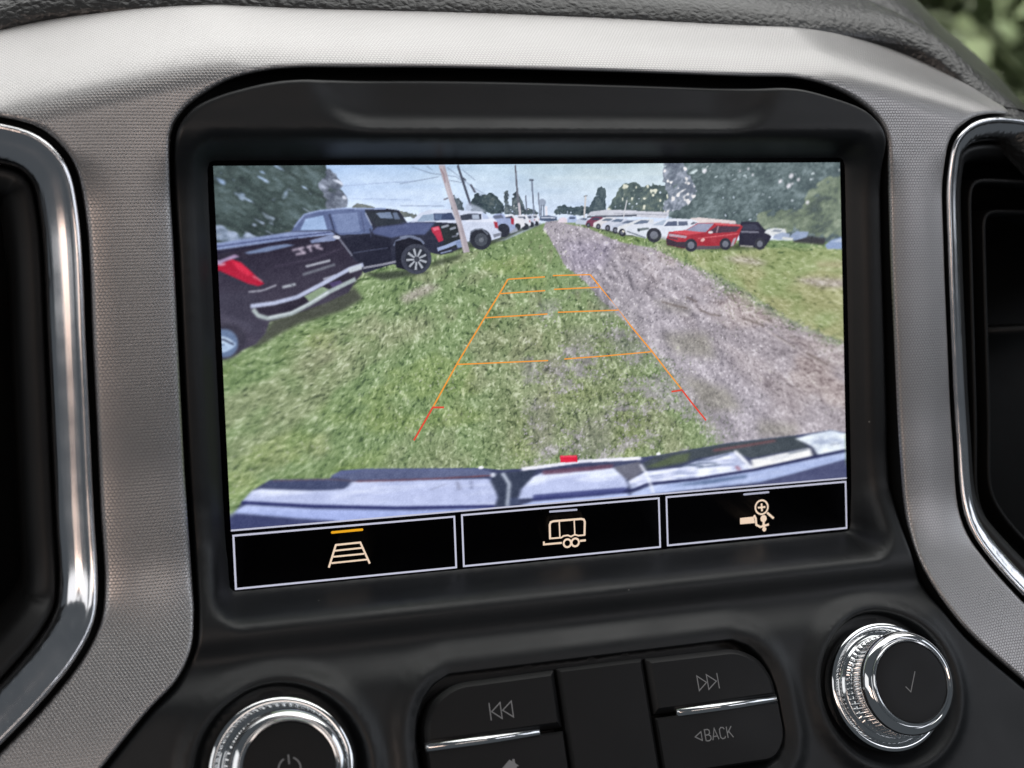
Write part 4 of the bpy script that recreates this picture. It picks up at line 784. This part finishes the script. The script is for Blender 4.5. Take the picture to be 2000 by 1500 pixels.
def knob(cx, cz, sym, label):
    ex = np.array((1, 0, 0)); eu = np.array((0, PT, 1)) / PN; en = np.array((0, -1, PT)) / PN; c0 = np.array(pl(cx, cz, 0))
    def lathe(name, prof, mat, par, n=144, knurl=0, close=True, lo=0, hi=0):
        V = []; F = []; m = len(prof)
        for i in range(n):
            a = 2 * math.pi * i / n; 
            for j, (r, e) in enumerate(prof):
                k = knurl * (.5 + .5 * math.cos(a * 60)) if (knurl and lo <= j <= hi) else 0
                V.append(c0 + (r - k) * (math.cos(a) * ex + math.sin(a) * eu) + e * en)
        for i in range(n):
            j = (i + 1) % n
            for k in range(m - 1): F.append((i * m + k, j * m + k, j * m + k + 1, i * m + k + 1))
        if close: F.append(tuple(i * m + m - 1 for i in range(n)))
        o = mesh(name, V, F, mat, par); fix_normals(o); sharp(o, 32); return o
    body = lathe('control_knob', [(13.6, -1), (13.6, 1.9), (13.5, 2.2), (13.1, 2.6), (12.7, 7.9), (12.9, 8.3), (12.9, 8.6), (13.0, 9.0), (13.2, 9.3)], M_CHROME, unit, 480, .62, False, 3, 5)
    body['label'] = label
    lathe('flange', [(17.0, -3), (17.0, .6), (16.9, 1.0), (16.5, 1.35), (16.0, 1.45), (15.2, 1.2), (14.6, .9), (14.0, 1.0), (13.3, 1.7)], M_CHROME, body, 128, close=False)
    lathe('front_ring', [(12.6, 8.5), (13.3, 9.0), (13.55, 9.6), (13.5, 10.4), (13.1, 11.2), (12.3, 11.9), (11.7, 12.1), (11.4, 11.9), (11.25, 12.3), (10.95, 12.55), (10.6, 12.5), (10.4, 12.0)], M_CHROME, body, 128, close=False)
    lathe('cap', [(10.5, 11.5), (10.45, 12.1), (10.3, 12.25), (10.0, 12.3), (6, 12.3), (2, 12.3)], M_BTN, body, 96)
    fr = lambda x, z, e: tuple(c0 + x * ex + z * eu + (12.36 + e) * en)
    s = Strokes(fr)
    if sym == 'check': s.line([(-2.1, -.9), (-.9, -2.4), (1.6, 2.6)], .26)
    else: s.line([(0, 1.0), (0, 3.1)], .3).ring((0, 0), 2.5, .3, 30, 115, 425)
    s.build('symbol', M_PRINT, body)
knob(*KNOBS[0], 'power', 'left chrome knob with power symbol'); knob(*KNOBS[1], 'check', 'right chrome knob with check mark')

# ------------------------------------------------------------------ air vents
def sweep(name, path, prof, mat, parent, flip=1, dbase=None):
    """profile (w inward from the path, h proud of the trim) swept along a path lying on the trim"""
    Nn = normals2(path) * flip; d0 = trim_d(path[:, 0], path[:, 1]) if dbase is None else dbase
    m = len(prof); V = []; F = []
    for (x, z), (nx, nz), d in zip(path, Nn, d0):
        V += [(x + nx * w_, -(d + h_), z + nz * w_) for w_, h_ in prof]
    for i in range(len(path) - 1):
        for k in range(m - 1): F.append((i * m + k, i * m + k + 1, (i + 1) * m + k + 1, (i + 1) * m + k))
    o = mesh(name, V, F, mat, parent); fix_normals(o)
    me = o.data
    return o
def smooth_path(P, k):
    Q = P.copy()
    for _ in range(k): Q[1:-1] = (Q[:-2] + Q[2:] + 2 * Q[1:-1]) / 4
    return Q
def soft_prof(P, n=5): return [tuple(p) for p in catmull(P, .001 + 1.0 / n)]
CH = soft_prof([(1.5, -8), (1.45, -1.0), (1.7, .1), (2.4, .55), (3.2, .35), (3.9, -.2), (4.8, -.6), (6.6, -1.2), (8.4, -2.3), (9.7, -4.4), (10.2, -8)], 6)
RIM = soft_prof([(10.4, -14), (10.6, -8.5), (11.2, -7.0), (12.6, -6.6), (15.5, -8.0), (17.0, -10.5), (17.6, -16), (19.0, -34)], 4)
def vent(path, flip, label, scale=1.0):
    v = thing('air_vent', label, 'air vent')
    p = smooth_path(resample(path, 1.0), 8); d0 = trim_d(p[:, 0], p[:, 1]); d0 = smooth_path(np.column_stack([d0, d0]), 60)[:, 0]
    sweep('chrome_surround', p, [(a * scale, b) for a, b in CH], M_VCHROME, v, flip, d0)
    sweep('inner_rim', p, [(a * scale, b) for a, b in RIM], M_VENT, v, flip, d0)
    sweep('seam', p, [(-3, -5.5), (2.5, -5.5), (10.2 * scale, -13)], M_GAP, v, flip, d0)
    return v, p, d0
def offset_clean(p, n, k):
    q = p + n * k; return q[pdist(q, p) > abs(k) * .97]
lvp = catmull(LV, .8); vl, pL, dL = vent(lvp, -1, 'left air vent with wide chrome surround beside the driver-side trim')
rvp = catmull([(175, 60), (158, 64.5)] + RV, .8)
vr, pR, dR = vent(rvp, 1, 'right air vent with slim chrome edge and curved black vanes', .74)
# vent interiors
def back(v, x0, x1, z1): boxed('duct_back', x0, x1, -130, z1, 42, 44, M_GAP, v)
back(vl, -215, -112, 72); back(vr, 113, 190, 58)
def vane(v, p, k, flip, y0, y1, th=1.3):
    nn = normals2(p) * flip; q = p + nn * k; ok = pdist(q, p) > abs(k) * .96; q = smooth_path(resample(q[ok], 1.5), 12)
    n2 = normals2(q) * flip; prof = [(0, y1), (0, y0 + .5), (.25, y0 + .1), (th / 2, y0), (th - .25, y0 + .1), (th, y0 + .5), (th, y1)]
    m = len(prof); V = []; F = []
    for (x, z), (a, b) in zip(q, n2): V += [(x + a * w_, y_, z + b * w_) for w_, y_ in prof]
    for i in range(len(q) - 1):
        for j in range(m - 1): F.append((i * m + j, i * m + j + 1, (i + 1) * m + j + 1, (i + 1) * m + j))
    o = mesh('vane', V, F, M_VENT, v); fix_normals(o)
pV = pR[(pR[:, 1] < 63.5) | (pR[:, 0] < 128)]
for k, y in ((16.5, 5), (25, 10)): vane(vr, pV, k, 1, y, y + 16)
for k, y in ((27, 6), (38, 10)): vane(vl, pL, k, -1, y, y + 16)
boxed('divider', 143, 200, 1.0, 3.0, 14, 36, M_VENT, vr)

# ------------------------------------------------------------------ padded dash top
def dash_pad():
    path = resample(catmull([(-260, 20), (-225, 52)] + TOP[:-1] + [(145, 63.5), (153, 54), (170, 36), (200, 4)], .8), .45)
    path = smooth_path(path, 30); y0 = -trim_d(path[:, 0], path[:, 1]); kk = np.exp(-.5 * (np.arange(-120, 121) * .45 / 16) ** 2); kk /= kk.sum(); y0 = np.convolve(np.pad(y0, 120, mode='edge'), kk, mode='valid')
    Nn = normals2(path); Nn = np.column_stack([np.convolve(np.pad(Nn[:, k], 120, mode='edge'), kk, mode='valid') for k in (0, 1)]); Nn /= np.linalg.norm(Nn, axis=1)[:, None]
    prof = [(9, -4), (4.2, -1.6), (3.0, .1), (2.6, 1.4), (3.2, 3.4), (5.2, 6.8), (9, 10.4), (15, 13.8), (24, 18), (31.5, 21.3), (33.4, 21.6), (34.4, 19.4), (35.6, 19.4), (36.6, 22.6), (38.5, 25), (45, 30), (58, 38), (75, 46.5), (95, 53), (120, 57), (150, 58), (190, 55)]
    pr = catmull(prof, 1.0); s = np.r_[0, np.cumsum(np.linalg.norm(np.diff(pr, axis=0), axis=1))]
    t = np.concatenate([np.arange(0, 62, .42), np.linspace(62, s[-1], 50)]); pr = np.column_stack([np.interp(t, s, pr[:, k]) for k in (0, 1)])
    pn = -normals2(pr)                       # outward (towards the driver / up)
    if pn[len(pn) // 4, 0] > 0: pn = -pn
    n, m = len(path), len(pr); L = np.arange(n) * .45
    la, ta = np.meshgrid(L, t, indexing='ij')
    w1 = fb(la / 1.5, ta / 1.1, 3, 2); w2 = vn(la / .95 + vn(la / 3, ta / 3, 1) * 2, ta / .8, 4)
    disp_ = ((1 - np.abs(w1 * 2 - 1)) * .26 + w2 * .16) * (ta < 66) * (.25 + .75 * sst(1, 6, ta))
    b = pr[None, :, 0] + pn[None, :, 0] * disp_; u = pr[None, :, 1] + pn[None, :, 1] * disp_
    u = u + np.maximum(pr[None, :, 1] - 22.5, 0) * (.3 * sst(30, 110, path[:, 0]))[:, None]
    V = np.stack([path[:, None, 0] + Nn[:, None, 0] * u, y0[:, None] + b, path[:, None, 1] + Nn[:, None, 1] * u], -1).reshape(-1, 3)
    i = np.arange(n * m).reshape(n, m); q = np.stack([i[:-1, :-1], i[1:, :-1], i[1:, 1:], i[:-1, 1:]], -1).reshape(-1, 4)
    o = mesh('dashboard_pad', V, q, M_LEATHER)
    tag(o, 'black leather-grained padded dashboard top with a seam, above the silver trim', 'dashboard')
dash_pad()

# ------------------------------------------------------------------ tree beyond the windshield
def tree():
    t = thing('tree', 'blurred green tree outside, in the upper right corner', 'tree'); rng = np.random.default_rng(11)
    base = np.array((5.9, 5.7, -1.2)); V = []; F = []
    n = 12
    for k, (h, r) in enumerate(((0, .22), (.8, .16), (1.6, .13), (2.6, .07))):
        for i in range(n): a = 2 * math.pi * i / n; V.append(base * 1000 + np.array((math.cos(a) * r + .05 * math.sin(h * 2), math.sin(a) * r, h)) * 1000)
    for k in range(3):
        for i in range(n): j = (i + 1) % n; F.append((k * n + i, k * n + j, (k + 1) * n + j, (k + 1) * n + i))
    bark = NT('bark'); bark.set(Base_Color=(.10, .08, .06, 1), Roughness=.9); mesh('trunk', V, F, bark.m, t)
    V = []; F = []; N_ = 15000
    clumps = rng.normal(0, 1, (70, 3)); clumps = clumps / np.linalg.norm(clumps, axis=1)[:, None] * rng.uniform(.3, 1, (70, 1)) ** .5 * np.array((3.0, 1.8, 2.0))
    for i in range(N_):
        c = base + (0, 0, 2.4) + clumps[rng.integers(70)] + rng.normal(0, .3, 3)
        a = rng.normal(0, 1, 3); a /= np.linalg.norm(a); b = np.cross(a, rng.normal(0, 1, 3)); b /= np.linalg.norm(b); s = rng.uniform(.09, .18)
        k = len(V); V += [1000 * (c - a * s), 1000 * (c + b * s * .5), 1000 * (c + a * s), 1000 * (c - b * s * .5)]; F.append((k, k + 1, k + 2, k + 3))
    lm = NT('leaf'); lm.set(Roughness=.6)
    gi = lm.n('ShaderNodeNewGeometry'); mx = lm.n('ShaderNodeMix', data_type='RGBA'); mx.inputs[6].default_value = (.095, .125, .06, 1); mx.inputs[7].default_value = (.14, .17, .085, 1)
    lm.l(gi.outputs['Random Per Island'], mx.inputs[0]); lm.l(mx.outputs[2], lm.b.inputs['Base Color'])
    mesh('crown', V, F, lm.m, t, False)
tree()
